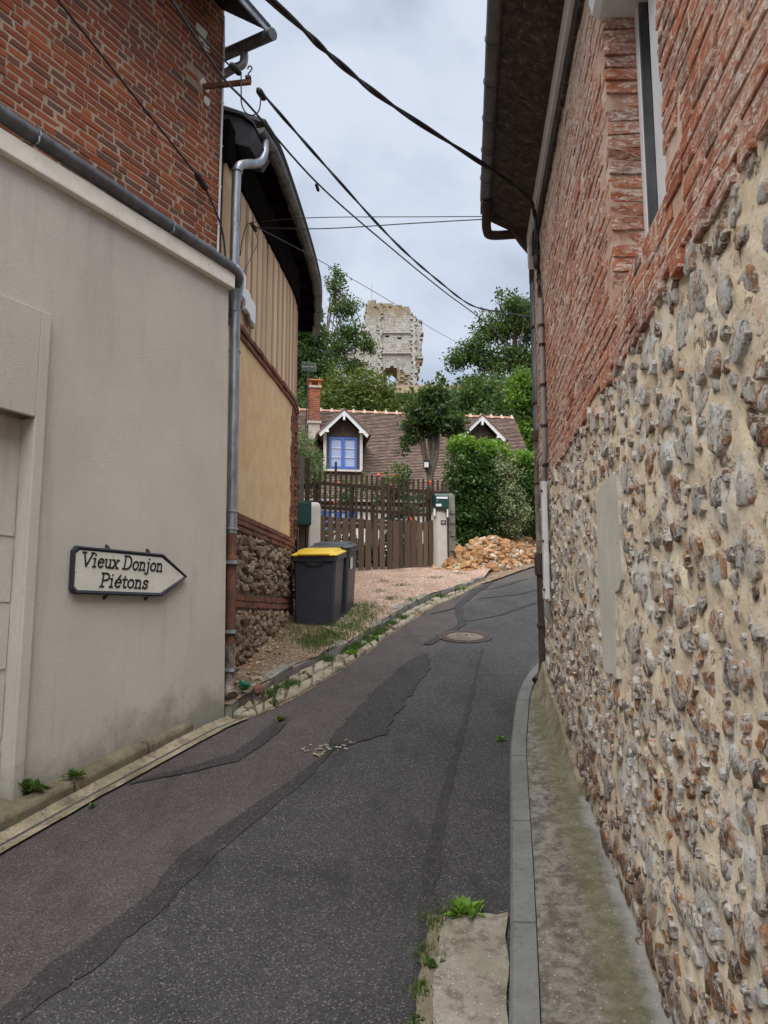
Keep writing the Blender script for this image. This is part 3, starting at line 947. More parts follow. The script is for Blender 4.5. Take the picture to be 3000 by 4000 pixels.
# left gutter: pale concrete channel against a low kerb and narrow footway
GU = Vector((.419, .908, 0))
chan_o = [(-3.95, -1.), (-2.106, 4.424), (-1.848, 5.07), (-1.273, 6.398), (-1.13, 6.62)]
chan_i = [(x - .185, y + .02) for x, y in chan_o]
strip('gutter', chan_i, chan_o, 60, 8, lambda x, y, v: .2 * y + .018 - .02 * math.sin(math.pi * min(1, v * 1.25)) + (.01 if v < .1 else 0), M['gutter_c'], wob=.008)
lk = thing('low_kerb', (-1.9, 5.2, 1.04), kind='structure')
KI = resample([(x - .183, y + .02) for x, y in chan_o], 200)
LI = arclen(KI)
cuts = [0, 1.6, 2.5, 3.5, 4.42, 5.45, 6.52, 7.22, 7.75]
for a, b in zip(cuts, cuts[1:]):
    rows = []
    for k in range(5):
        p, t = path_at(KI, LI, a + .012 + (b - a - .024) * k / 4)
        nn = Vector((-t.y, t.x, 0))
        z = .2 * p.y + .006 * mnoise.noise(p * 3)
        e = .012 * mnoise.noise(p * 6)
        rows.append([p + Vector((0, 0, z - .1)), p + nn * (.012 + e) + Vector((0, 0, z + .075)), p + nn * (.03 + e) + Vector((0, 0, z + .098)), p + nn * .24 + Vector((0, 0, z + .115)), p + nn * .30 + Vector((0, 0, z - .1))])
    vs = [v for r in rows for v in r]
    MB().add(vs, [(i * 5 + j, (i + 1) * 5 + j, (i + 1) * 5 + (j + 1) % 5, i * 5 + (j + 1) % 5) for i in range(4) for j in range(5)] + [(0, 1, 2, 3, 4), (24, 23, 22, 21, 20)]).build('kerb_block', M['kerbmoss'], lk, bevel=.008)
strip('footway', [(x - .42, y + .1) for x, y in chan_o], [(x - 1.0, y + .1) for x, y in chan_o], 40, 3, lambda x, y, v: .2 * y + .105, M['gutter_c'])

# verge and drive
kerb2 = [(-1.30, 6.72), (-1.15, 7.322), (-.911, 7.95), (-.629, 8.521), (-.403, 8.98), (-.16, 9.65), (.055, 10.35), (.345, 11.221), (.673, 11.98), (1.115, 12.68), (1.473, 13.30), (1.80, 13.874)]
backs = [(-1.62, 6.75), (-1.55, 7.6), (-1.45, 8.6), (-1.36, 9.6), (-1.32, 10.6), (-1.6, 11.8), (-1.95, 13.0), (-1.75, 14.3), (-.5, 14.95), (.7, 15.3), (1.7, 15.8), (2.6, 16.6)]
strip('drive', kerb2[4:], backs[4:], 70, 24, lambda x, y, v: .2 * y + .105 + .02 * math.sin(v * 3) + .018 * mnoise.noise(Vector((x * 3, y * 3, 1))), M['gravel'])
strip('verge', kerb2[:6], backs[:6], 60, 16, lambda x, y, v: .2 * y + .098 + .05 * v + .028 * mnoise.noise(Vector((x * 4, y * 4, 5))), M['dirt'])
strip('shoulder', [(1.2, 12.75), (1.9, 13.8), (2.9, 15.5), (4.2, 17.3), (6.5, 19.5), (10., 21.9)], [(1.2, 14.6), (1.8, 15.9), (2.7, 16.9), (3.8, 18.6), (6., 21.5), (9.6, 24)], 50, 8, lambda x, y, v: zr(y) + .03 + .05 * v + .02 * mnoise.noise(Vector((x * 4, y * 4, 5))), M['dirt'])
strip('garden', [(-9, 14.6), (-1.6, 14.75), (1.2, 15.5), (2.6, 16.6), (6., 19.), (12, 23.5)], [(-9, 33), (-5, 33), (0, 33), (4, 33), (8, 33), (14, 33)], 30, 14, lambda x, y, v: zterr(x, y) + .06, M['dirt'])

sk = thing('kerb_row', (-.4, 9., 1.85), kind='structure')
P2 = smooth_path([Vector((*p, 0)) for p in kerb2], 120)
L2 = arclen(P2)
d = 0.
while d < L2[-1] - .2:
    ln = rng.uniform(.30, .52)
    a, _ = path_at(P2, L2, d + .012)
    b, _ = path_at(P2, L2, min(L2[-1], d + ln - .012))
    t = (b - a).normalized()
    nn = Vector((-t.y, t.x, 0))
    w = rng.uniform(.085, .12)
    j = lambda: rng.uniform(-.014, .014)
    za, zb = .2 * a.y, .2 * b.y
    h = .108 + rng.uniform(-.022, .02)
    Z = lambda z: Vector((0, 0, z))
    MB().add([a + Z(za - .1), b + Z(zb - .1), b + nn * w + Z(zb - .1), a + nn * w + Z(za - .1),
              a + nn * j() + Z(za + h * .8), b + nn * j() + Z(zb + h * .8), b + nn * (w + j()) + Z(zb + h * .8), a + nn * (w + j()) + Z(za + h * .8),
              a.lerp(b, .03) + nn * .018 + Z(za + h + j()), b.lerp(a, .03) + nn * .018 + Z(zb + h + j()), b.lerp(a, .03) + nn * (w - .015) + Z(zb + h + j()), a.lerp(b, .03) + nn * (w - .015) + Z(za + h + j())],
             [(0, 1, 5, 4), (1, 2, 6, 5), (2, 3, 7, 6), (3, 0, 4, 7), (4, 5, 9, 8), (5, 6, 10, 9), (6, 7, 11, 10), (7, 4, 8, 11), (8, 9, 10, 11)]).build('kerb_stone', M['kerbstone'], sk)
    d += ln
sg = thing('sett_gutter', (-.3, 9., 1.8), kind='structure')
So = smooth_path([Vector((*p, 0)) for p in [(-1.16, 6.64), (-1.02, 6.80), (-.766, 7.296), (-.504, 7.943), (-.19, 8.8), (.051, 9.607), (.415, 10.613), (.72, 11.447), (1.003, 11.989), (1.45, 12.95), (1.9, 13.875)]], 160)
Si = smooth_path([Vector((p[0] + .01, p[1] - .02, 0)) for p in kerb2], 160)
strip('gutter_bed', So, Si, 80, 3, lambda x, y, v: .2 * y + .004, M['dirt'])
d = 0.
Ls = arclen(So)
while d < Ls[-1] - .1:
    ln = rng.uniform(.19, .30)
    i0, i1 = [min(160, round(160 * q / Ls[-1])) for q in (d + .010, min(Ls[-1], d + ln - .010))]
    if i1 <= i0:
        d += .05
        continue
    mid = .5 + rng.uniform(-.05, .05)
    for v0, v1 in ((.04, mid - .055), (mid + .055, .94)):
        if rng.random() < .04:
            continue
        j = lambda: rng.uniform(-.012, .012)
        q = [So[i0].lerp(Si[i0], v0), So[i1].lerp(Si[i1], v0), So[i1].lerp(Si[i1], v1), So[i0].lerp(Si[i0], v1)]
        q = [p + Vector((j() * 1.3, j() * 1.3, 0)) for p in q]
        c = sum(q, Vector()) / 4
        hh = .034 + rng.uniform(-.008, .012)
        lo = [p + Vector((0, 0, .2 * p.y - .03)) for p in q]
        md = [p + Vector((0, 0, .2 * p.y + hh * .55)) for p in q]
        up = [p.lerp(c, .16) + Vector((0, 0, .2 * p.lerp(c, .16).y + hh + rng.uniform(-.004, .004))) for p in q]
        MB().add(lo + md + up, [(0, 1, 5, 4), (1, 2, 6, 5), (2, 3, 7, 6), (3, 0, 4, 7), (4, 5, 9, 8), (5, 6, 10, 9), (6, 7, 11, 10), (7, 4, 8, 11), (8, 9, 10, 11)]).build('paving_sett', M['sett'], sg)
    d += ln

# manhole
mh = thing('manhole_cover', (1.0, 9.6, 1.92), 'round iron manhole cover filled with concrete set in the asphalt', 'manhole cover')
cov = Matrix.Rotation(math.atan(.2), 3, 'X')


def disc(r0, r1, h0, h1, n=40):
    mbx = MB()
    vs, fs = [], []
    for rr, hh in ((r0, h0), (r0, h1), (r1, h1), (r1, h0)):
        for k in range(n):
            a = 2 * math.pi * k / n
            vs.append(Vector((1.0, 9.6, 1.92)) + cov @ Vector((rr * math.cos(a), rr * math.sin(a), hh)))
    for i in range(3):
        for k in range(n):
            fs.append((i * n + k, i * n + (k + 1) % n, (i + 1) * n + (k + 1) % n, (i + 1) * n + k))
    return mbx.add(vs, fs)


disc(.335, .285, 0., .016).build('frame', M['ironbrown'], mh)
disc(.278, .235, 0., .020).build('rim', M['ironbrown'], mh)
disc(.228, .001, .004, .015).build('cover', M['covercement'], mh)
mb = MB()
for k in (-.08, .02):
    mb.box(Vector((1.0 + k, 9.6, 1.92)) + cov @ Vector((0, .05, .016)), (.04, .012, .01), cov)
mb.build('lifting_slot', M['black'], mh)

# ------------------------------------------------------------------ rendered building on the left
WL = Wall((-1.364, 6.72), (-.4557, -.8901), (.8901, -.4557))
rb = thing('rendered_annex', WL.p(1.0, 0, 1.2), 'grey roughcast annex wall with cream coping and a garage opening on the left', 'building')
mb = MB()
mb.hexa([WL.p(-.065, -.35, -1), WL.p(2, -.35, -1), WL.p(2, 0, -1), WL.p(-.065, 0, -1), WL.p(.10, -.35, 5.12), WL.p(2, -.35, 5.12), WL.p(2, 0, 5.12), WL.p(.10, 0, 5.12)])
WL.slab(mb, 2.0, 7.5, -.35, -.12, -1.5, 3.6)
WL.slab(mb, 2.0, 7.5, -.35, 0, 3.6, 5.12)
WL.slab(mb, 4.9, 7.5, -.12, 0, -1.5, 3.6)
mb.build('wall', M['plaster'], rb)
mb = MB()
WL.slab(mb, 1.975, 2.055, 0, .035, 0., 4.20)
WL.slab(mb, 2.055, 5.2, 0, .035, 3.475, 4.20)
WL.slab(mb, 1.985, 2.055, -.119, 0, 0., 3.475)
mb.build('door_surround', M['plaster'], rb, bevel=.006)
dp = WL.slab(MB(), 2.057, 4.9, -.115, -.095, -.5, 3.47).build('garage_door', M['plaster'], rb)
mb = MB()
for k in range(5):
    WL.slab(mb, 2.062, 4.9, -.0949, -.088, 1.02 + k * .42, 1.36 + k * .42)
mb.build('door_panel', M['plaster'], dp)
WL.slab(MB(), .075, 7.5, -.34, .055, 5.123, 5.265).build('coping', M['cream'], rb, bevel=.008)
mb = MB()
mb.tube([WL.p(7.4, .045, 5.40), WL.p(2.6, .045, 5.365), WL.p(.4, .045, 5.315), WL.p(.14, .042, 5.307), WL.p(.05, .03, 5.30), WL.p(-.02, .01, 5.285), Vector((-1.385, 6.83, 5.25))], .055, 14)
gt = mb.build('gutter', M['zinc_dark'], rb, True)
mb = MB()
for t in (.92, 2.2, 3.6):
    z = 5.315 + (t - .4) * .0227
    mb.tube([WL.p(t, .045 + .06 * math.cos(a), z + .06 * math.sin(a)) for a in [k * .35 - 2.2 for k in range(14)]], .005, 5)
    mb.tube([WL.p(t + .01, .10, z - .02), WL.p(t + .012, .108, z - .06), WL.p(t + .012, .096, z - .075)], .005, 5)
mb.build('gutter_bracket', M['zinc'], gt)

# brick house behind the annex
bh = thing('brick_house', WL.p(1.0, -.4, 5.2), 'tall old red brick house above the grey annex with dark boarded eaves', 'house')
BD = -.15
bw = WL.slab(MB(), .09, 7.5, -.8, BD - .0005, 4.9, 7.97).build('wall', M['mortar'], bh)
items = []
row = 0
z = 5.16
while z < 7.93:
    h = .0520
    t = .094 if row % 2 else .094
    first = row % 2 == 0
    k = 0
    while t < 3.3:
        head = (k + row) % 2 == 0
        ln = .092 if head else .20
        if k == 0 and not head:
            pass
        if k == 1 and row % 2 == 0:
            ln = .055
        if rng.random() < .12:
            ln = rng.choice([.098, .205, .15])
        zz = z + h / 2 + .0025 * math.sin(t * 2.1 + row)
        top_vis = 2.2 + .90 * (WL.p(t, 0, 0).y)
        if zz < top_vis + .1 and not (6.93 < zz < 7.12 and .27 < t < .41):
            items.append((WL.p(t + ln / 2, BD - .02 + rng.uniform(-.003, .0035), zz), WL.R @ Matrix.Rotation(rng.gauss(0, .008), 3, 'Y'), (ln, .05, h + rng.uniform(-.003, .002))))
        t += ln + .0115 + rng.uniform(-.003, .003)
        k += 1
    row += 1
    z += .0632
# WL.u runs towards the camera, so mirror is handled by symmetric bricks
pieces('brick', 'brick_courses', items, [bevel_brick(i, .085) for i in range(10)], M['brick'], bw)
mb = MB()
for (t0, z0, s) in ((.34, 7.02, .07), (.30, 6.9, .05), (.40, 7.52, .085), (.33, 7.42, .05)):
    ring = [WL.p(t0 + s * rng.uniform(.6, 1.1) * math.cos(a), BD + .006, z0 + 1.2 * s * rng.uniform(.6, 1.1) * math.sin(a)) for a in [i * .6283 for i in range(10)]]
    mb.prism(ring, WL.n * -.02)
mb.build('plaster_patch', M['cream'], bh)
# eaves
mb = MB()
for k in range(4):
    a, b = k / 4, (k + 1) / 4 - .012
    q = lambda t, f, dz=0: WL.p(t, BD + .002 + f * .53, 7.96 - f * .42 + dz)
    mb.hexa([q(.12, a), q(7.5, a), q(7.5, b), q(.12, b), q(.12, a, .03), q(7.5, a, .03), q(7.5, b, .03), q(.12, b, .03)])
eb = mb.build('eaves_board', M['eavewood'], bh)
q = lambda t, f, dz=0: WL.p(t, BD + f * .53, 7.99 - f * .42 + dz)
MB().hexa([q(.10, -.5), q(7.5, -.5), q(7.5, 1.04), q(.10, 1.04), q(.10, -.5, .05), q(7.5, -.5, .05), q(7.5, 1.06, .05), q(.10, 1.06, .05)]).build('roof', M['slate'], bh)
WL.slab(MB(), .11, 7.5, .385, .402, 7.51, 7.59).build('fascia', M['zinc'], bh)
mb = MB()
mb.tube([WL.p(-.06, -.55, 7.62), WL.p(.03, -.2, 7.565), WL.p(.15, .47, 7.455)], .055, 14)
eg = mb.build('end_gutter', M['zinc_dark'], bh, True)
mb = MB()
mb.tube(smooth_path([Vector(p) for p in ((-1.33, 6.63, 7.50), (-1.322, 6.63, 7.42), (-1.34, 6.64, 7.355), (-1.41, 6.66, 7.335), (-1.50, 6.72, 7.335), (-1.70, 6.88, 7.33))], 20), .040, 12)
mb.build('outlet_pipe', M['zinc'], bh, True)
mb = MB()
mb.tube([WL.p(.105, BD + .018, 5.33), WL.p(.105, BD + .018, 7.60), WL.p(.105, BD + .012, 7.9)], [.011, .011, .006], 8)
for z in (5.4, 5.78, 6.15, 6.56, 7.0, 7.3, 7.58):
    mb.box(WL.p(.105, BD + .012, z), (.036, .03, .012), WL.R)
mb.build('corner_conduit', M['pvc'], bh)
ib = thing('iron_bracket', WL.p(.33, BD, 7.0), 'rusty iron wall bracket with a hook carrying cables off the brick corner', 'bracket')
A0, A1 = WL.p(.36, BD - .03, 7.005), Vector((-1.19, 6.27, 6.90))
dv = (A1 - A0).normalized()
RB = Matrix((dv, Vector((0, 0, 1)).cross(dv).normalized(), dv.cross(Vector((0, 0, 1)).cross(dv).normalized()))).transposed()
MB().box((A0 + A1) / 2, ((A1 - A0).length, .035, .04), RB).build('bar', M['rust'], ib)
mb = MB()
mb.tube([A1 + Vector((-.02, 0, .02)), A1 + Vector((-.02, 0, .08)), A1 + Vector((0, 0, .105)), A1 + Vector((.012, 0, .135)), A1 + Vector((0, 0, .155)), A1 + Vector((-.02, 0, .15)), A1 + Vector((-.026, 0, .125))], .007, 6)
mb.box(A1 + Vector((-.02, 0, .04)), (.05, .04, .02))
mb.build('hook', M['ironbrown'], ib)

# directional sign on the annex
sn = thing('direction_sign', WL.p(1.1, .02, 2.33), 'ivory arrow sign with black border pointing right on the roughcast wall', 'sign')


def signpoly(i):
    return [(1.67 - i, 2.338 + i), (1.70 - i, 2.368 + i * .8), (1.70 - i, 2.632 - i * .8), (1.67 - i, 2.664 - i), (.842 + i * .45, 2.664 - i), (.558 + i * 1.4, 2.502), (.842 + i * .45, 2.338 + i)]


o = signpoly(0)
mb = MB()
oi = signpoly(.028)
n_ = len(o)
a_ = [WL.p(t, .012, z) for t, z in o]
b_ = [WL.p(t, .040, z) for t, z in o]
c_ = [WL.p(t, .046, z) for t, z in signpoly(.010)]
d_ = [WL.p(t, .034, z) for t, z in oi]
mb.add(a_ + b_ + c_ + d_, [(k * n_ + i, k * n_ + (i + 1) % n_, (k + 1) * n_ + (i + 1) % n_, (k + 1) * n_ + i) for k in range(3) for i in range(n_)] + [tuple(range(n_))])
mb.build('border', M['signblack'], sn)
MB().prism([WL.p(t, .016, z) for t, z in signpoly(.027)], WL.n * .020).build('panel', M['signwhite'], sn)
mb = MB()
for t in (1.38, .98):
    for z, k in ((2.664, 1), (2.338, -1)):
        mb.tube([WL.p(t, 0, z + k * .012), WL.p(t, .02, z + k * .018), WL.p(t, .03, z + k * .008), WL.p(t, .03, z - k * .01)], .007, 6)
        mb.box(WL.p(t, .004, z + k * .022), (.02, .01, .022), WL.R)
mb.build('fixing_hook', M['ironbrown'], sn)


def arc(cx, cy, rx, ry, a0, a1, n=12):
    return [(cx + rx * math.cos(R_(a0 + (a1 - a0) * i / n)), cy + ry * math.sin(R_(a0 + (a1 - a0) * i / n))) for i in range(n + 1)]


GL = {
    'V': (.86, [[(.02, 1), (.33, 0), (.74, 1)], [(-.12, 1), (.18, 1)], [(.60, 1), (.86, 1)]]),
    'i': (.40, [[(.0, .60), (.14, .62), (.14, 0)], [(.02, 0), (.27, 0)], [(.14, .86), (.14, .92)]]),
    'e': (.60, [[(.06, .34), (.50, .36)] + arc(.28, .31, .23, .31, 10, 320, 16)]),
    'u': (.66, [[(.0, .61), (.12, .61), (.12, .16)] + arc(.28, .17, .16, .17, 180, 330, 8) + [(.47, .25)], [(.36, .61), (.47, .61), (.47, 0)], [(.47, 0), (.58, .0)]]),
    'x': (.62, [[(.07, .61), (.47, 0)], [(.47, .61), (.07, 0)], [(-.02, .61), (.18, .61)], [(.37, .61), (.56, .61)], [(-.02, 0), (.18, 0)], [(.37, 0), (.57, 0)]]),
    'D': (.88, [[(.14, 1), (.14, 0)], [(0, 1), (.30, 1)] + arc(.34, .5, .38, .5, 90, -90, 14) + [(0, 0)]]),
    'o': (.62, [arc(.28, .31, .235, .31, 0, 360, 20)]),
    'n': (.70, [[(.0, .60), (.13, .62), (.13, 0)], [(.13, .38)] + arc(.31, .40, .18, .21, 150, 0, 9) + [(.49, 0)], [(.02, 0), (.25, 0)], [(.38, 0), (.60, 0)]]),
    'j': (.40, [[(.06, .60), (.2, .62), (.2, -.12)] + arc(.06, -.13, .14, .15, 0, -140, 8), [(.2, .86), (.2, .92)]]),
    'P': (.74, [[(.14, 1), (.14, 0)], [(0, 1), (.34, 1)] + arc(.36, .74, .25, .26, 90, -90, 12) + [(.14, .48)], [(0, 0), (.32, 0)]]),
    't': (.46, [[(.17, .84), (.17, .14)] + arc(.29, .14, .12, .14, 180, 320, 7), [(.0, .61), (.38, .61)]]),
    's': (.54, [[(.43, .47), (.42, .60)], arc(.25, .455, .17, .155, 35, 200, 8) + [(.20, .34), (.34, .29)] + arc(.25, .16, .18, .16, 30, -160, 9), [(.06, .16), (.06, .02)]]),
}
GL['E'] = (GL['e'][0], GL['e'][1] + [[(.27, .74), (.38, .90)]])


def letter_run(mb, text, x0, z0, H_, sl, wd, adv=1.):
    """x0: start (m) from the sign's left end; text slants; ribbons 4 mm proud of the panel"""
    x = 0.
    w = .068 * H_
    for ch in text:
        if ch == ' ':
            x += .36 * wd
            continue
        a, lines = GL[ch]
        for ln in lines:
            P = [Vector(((x + px * wd + sl * py) * H_, py * H_)) for px, py in ln]
            for p, q in zip(P, P[1:]):
                dd = (q - p)
                if dd.length < 1e-6:
                    continue
                dd.normalize()
                nn = Vector((-dd.y, dd.x)) * w
                e = dd * w * .7
                quad = [p - e + nn, p - e - nn, q + e - nn, q + e + nn]
                mb.prism([WL.p(1.70 - x0 - c.x, .0362, z0 + c.y) for c in quad], WL.n * .003)
        x += a * wd * adv
    return x * H_


mb = MB()
letter_run(mb, 'Vieux Donjon', .080, 2.530, .094, .18, 1.12)
letter_run(mb, 'PiEtons', .245, 2.395, .094, .18, 1.22)
mb.build('lettering', M['signblack'], sn)

# ------------------------------------------------------------------ building on the right
WR = Wall((.707, 0), (.1044, .9945), (-.9945, .1044))
WEND = 7.05
fb = thing('flint_building', WR.p(3.5, -.1, .8), 'flint and limewashed brick house along the right of the lane', 'house')
# openings
T0, T1, ZW0, ZW1 = 2.475, 3.39, 3.66, 5.12
rw = MB()


def face_disp(t, z):
    p = WR.p(t, 0, z)
    return .012 * mnoise.noise(p * 4) + .008 * mnoise.noise(p * 11) + .007 * mnoise.noise(p * 26) + .006 * mnoise.noise(p * 55) - .05 * max(0., mnoise.noise(p * 8.5) - .30)


def lowface(u, v):
    t = -1.2 + u * (WEND + 1.2)
    z = -.4 + v * 3.78
    return WR.p(t, -.012 + face_disp(t, z), z)


rw.grid(330, 150, lowface)
WR.slab(rw, -3, WEND, -.5, -.05, -1.2, 3.38)
fw = rw.build('flint_wall', M['mortar_sand'], fb, True)
rw = MB()
for a, b, c, e in ((-3, T0 - .012, 3.381, 6.0), (T1 + .012, WEND, 3.381, 6.0), (T0 - .0119, T1 + .0119, 3.381, ZW0 - .03), (T0 - .0119, T1 + .0119, ZW1 + .12, 6.0)):
    WR.slab(rw, a, b, -.30, -.0015, c, e)
bwr = rw.build('brick_wall', M['mortar_pink'], fb)
items = []
row = 0
z = 3.36
while z < 5.6:
    h = .056
    for ta, tz in ((1.1 + (0 if row % 2 else -.08), T0 - .004), (T1 + .004, WEND - .012)) if ZW0 - .03 < z + h / 2 < ZW1 + .12 else ((1.1 + (0 if row % 2 else -.08), WEND - .012),):
        t, k = ta, row
        while t < tz - .03:
            ln = min(.105 if k % 2 else .215, tz - t)
            if tz - t - ln < .04:
                ln = tz - t
            tc, zc = t + ln / 2, z + h / 2
            jamb = abs(t - T1 - .004) < 1e-6
            dep = .165 if jamb else .024
            if zc < 2.2 + 1.02 * WR.p(tc, 0, 0).y and (jamb or rng.random() < .96):
                items.append((WR.p(tc, -dep / 2 + .0045 + rng.uniform(-.004, .003), zc), WR.R @ Matrix.Rotation(0 if jamb else rng.gauss(0, .009), 3, 'Y'), (ln, dep, h + rng.uniform(-.004, .004))))
            t += ln + .016
            k += 1
    row += 1
    z += .0685
pieces('brick', 'brick_courses', items, [bevel_brick(30 + i, .11) for i in range(14)], M['limed'], bwr)
# flints bedded in the lower wall
items = []
placed = {}
for k in range(16000):
    tc, zc = rng.uniform(.8, WEND - .05), rng.uniform(.3, 3.31)
    ground = .2 * WR.p(tc, 0, 0).y + .13
    w = (rng.choice([.19, .16, .14, .12]) if k < 900 else rng.choice([.04, .055, .07, .09, .11])) * rng.uniform(.85, 1.15)
    h = min(.145, max(.035, w * rng.uniform(.55, 1.0)))
    if zc < ground or (3.40 < tc < 4.13 and 1.86 < zc < 2.9) or 2.2 - .62 * WR.p(tc, 0, 0).y > zc:
        continue
    if zc > 2.5 and rng.random() < .2:
        continue
    gap = rng.uniform(-.012, .016) if zc < 1.9 else rng.uniform(-.005, .04)
    ci, cj = int(tc / .2), int(zc / .2)
    ok = True
    for i in (-1, 0, 1):
        for j in (-1, 0, 1):
            for (t2, z2, w2, h2) in placed.get((ci + i, cj + j), ()):
                if abs(tc - t2) < (w + w2) / 2 + gap and abs(zc - z2) < (h + h2) / 2 + gap:
                    ok = False
    if not ok:
        continue
    placed.setdefault((ci, cj), []).append((tc, zc, w, h))
    R = WR.R @ Matrix.Rotation(rng.gauss(0, .35), 3, 'Y') @ Matrix.Rotation(rng.gauss(0, .07), 3, 'X')
    dep = rng.uniform(.024, .034)
    items.append((WR.p(tc, -dep * .44 + .002 + rng.uniform(-.008, .005) + face_disp(tc, zc) * .85, zc), R, (w * 1.12, dep, h * 1.12)))
pieces('flint', 'small_flints', items, [flat_stone(i, 9 + i % 4) for i in range(26)], M['flint'], fw, smooth=True)
# projecting brick course between brick and flint
items = []
t = 1.0
while t < WEND - .1:
    ln = rng.choice([.105, .105, .215])
    if rng.random() < .7:
        items.append((WR.p(t + ln / 2, -.018 + rng.uniform(-.008, .006), 3.335 + rng.uniform(-.008, .008)), WR.R @ Matrix.Rotation(rng.gauss(0, .03), 3, 'Y'), (ln, .06, .058)))
    t += ln + .02
pieces('band_brick', 'band_bricks', items, [bevel_brick(50 + i, .1) for i in range(5)], M['limed'], fw)
mb = MB()
ring = []
cn = [(3.50, 2.86), (4.05, 2.84), (4.08, 2.35), (4.03, 1.92), (3.68, 1.90), (3.64, 2.30), (3.47, 2.36)]
for i in range(7):
    (ta, za), (tb_, zb) = cn[i], cn[(i + 1) % 7]
    for k in range(14):
        f = k / 14
        t, z = ta + (tb_ - ta) * f, za + (zb - za) * f
        ring.append(WR.p(t + .022 * mnoise.noise(Vector((t * 14, z * 14, 1))) + .006 * mnoise.noise(Vector((t * 45, z * 45, 1))), .004, z + .022 * mnoise.noise(Vector((t * 14, z * 14, 7))) + .006 * mnoise.noise(Vector((t * 45, z * 45, 9)))))
mb.prism(ring[::-1], WR.n * -.05)
pp = mb.build('cement_patch', m_mortar('smooth_grey_cement', (.46, .435, .375), (.55, .52, .455), (.30, .27, .22), 40, False, .5, .5), fb)
mb = MB()
nseg = 60
vs = []
for k in range(nseg + 1):
    t = 4.85 + (WEND + .03 - 4.85) * k / nseg
    g = .2 * WR.p(t, 0, 0).y + .12
    f = k / nseg
    hh = (.06 + .15 * f) + .13 * mnoise.noise(Vector((t * 2.6, 1, 1)))
    oo = .02 + .07 * f + .02 * mnoise.noise(Vector((t * 4, 5, 1)))
    vs += [WR.p(t, -.03, g + hh + .02), WR.p(t, .022, g + hh), WR.p(t, .03 + oo * .35, g + hh * .4), WR.p(t, .03 + oo, g - .03), WR.p(t, -.03, g - .05)]
mb.add(vs, [(i * 5 + j, (i + 1) * 5 + j, (i + 1) * 5 + (j + 1) % 5, i * 5 + (j + 1) % 5) for i in range(nseg) for j in range(5)] + [(0, 1, 2, 3, 4), tuple(nseg * 5 + j for j in (4, 3, 2, 1, 0))])
mb.build('cement_plinth', M['gutter_c'], fb, True)
# window
wi = WR.slab(MB(), T0, T1, -.215, -.21, ZW0, ZW1).build('window', M['darkwood'], fb)
mb = MB()
WR.slab(mb, T1 - .062, T1 - .004, -.20, -.145, ZW0 - .02, ZW1)
WR.slab(mb, T0, T0 + .06, -.20, -.145, ZW0 - .02, ZW1)
WR.slab(mb, T0 + .061, T1 - .063, -.20, -.146, ZW0 - .02, ZW0 + .015)
mb.build('frame', M['pvc'], wi, bevel=.004)
mb = MB()
for a, b in ((T1 - .085, T1 - .064), ):
    WR.slab(mb, a, b, -.19, -.150, ZW0 + .05, ZW1)
mb.build('shutter_rail', M['zinc_dark'], wi)
mb = MB()
WR.slab(mb, 2.62, 3.12, -.20, -.142, ZW0 + .017, ZW1)
mb.build('sash', M['pvc'], wi, bevel=.006)
WR.slab(MB(), T0 + .061, T1 - .064, -.195, -.187, ZW0 + .017, ZW1 - .01).build('pane', M['glassdark'], wi)
WR.slab(MB(), T0, T1, -.30, -.02, ZW0 - .055, ZW0 - .021).build('sill', M['cream'], wi)
prof = [(-.20, 5.06), (-.20, 5.30), (.02, 5.30), (.05, 5.27), (.062, 5.22), (.062, 5.14), (.05, 5.09), (.02, 5.06)]
MB().prism([WR.p(T1 + .012, d_, z_) for d_, z_ in prof], WR.u * -(T1 - T0 + .01)).build('shutter_box', M['pvc'], wi, bevel=.004)
# cornice, soffit, gutter
mb = MB()
WR.slab(mb, -3, WEND - .12, -.01, .062, 5.69, 5.84)
mb.hexa([WR.p(WEND - .119, -.01, 5.60), WR.p(WEND + .03, -.01, 5.50), WR.p(WEND + .03, .055, 5.50), WR.p(WEND - .119, .055, 5.60), WR.p(WEND - .119, -.01, 5.84), WR.p(WEND + .03, -.01, 5.84), WR.p(WEND + .03, .062, 5.84), WR.p(WEND - .119, .062, 5.84)])
mb.build('cornice', M['white'], fb, bevel=.01)
mb = MB()
WR.slab(mb, -3, WEND - .121, -.01, .03, 5.56, 5.688)
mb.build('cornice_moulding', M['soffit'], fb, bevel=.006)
mb = MB()
mb.hexa([WR.p(-3, .0, 5.845), WR.p(WEND, .0, 5.845), WR.p(WEND, .42, 6.05), WR.p(-3, .42, 6.05), WR.p(-3, .0, 6.0), WR.p(WEND, .0, 6.0), WR.p(WEND, .42, 6.12), WR.p(-3, .42, 6.12)])
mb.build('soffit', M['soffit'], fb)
MB().hexa([WR.p(-3, -1.5, 7.5), WR.p(WEND + .1, -1.5, 7.5), WR.p(WEND + .1, .50, 6.13), WR.p(-3, .50, 6.13), WR.p(-3, -1.5, 7.56), WR.p(WEND + .1, -1.5, 7.56), WR.p(WEND + .1, .50, 6.19), WR.p(-3, .50, 6.19)]).build('roof', M['slate'], fb)
mb = MB()
mb.tube([WR.p(t, .455, 6.075 + .0 * t) for t in (-3, 0, 2, 4, 6, WEND - .28)], .058, 14)
g2 = mb.build('gutter', M['zinc_dark'], fb, True)
mb = MB()
for t in [2.2 + .42 * k for k in range(11)]:
    mb.tube([WR.p(t, .455 + .061 * math.cos(a), 6.075 + .061 * math.sin(a)) for a in [k * .4 - 3.0 for k in range(13)]], .005, 5)
mb.build('gutter_bracket', M['zinc_dark'], g2)
mb = MB()
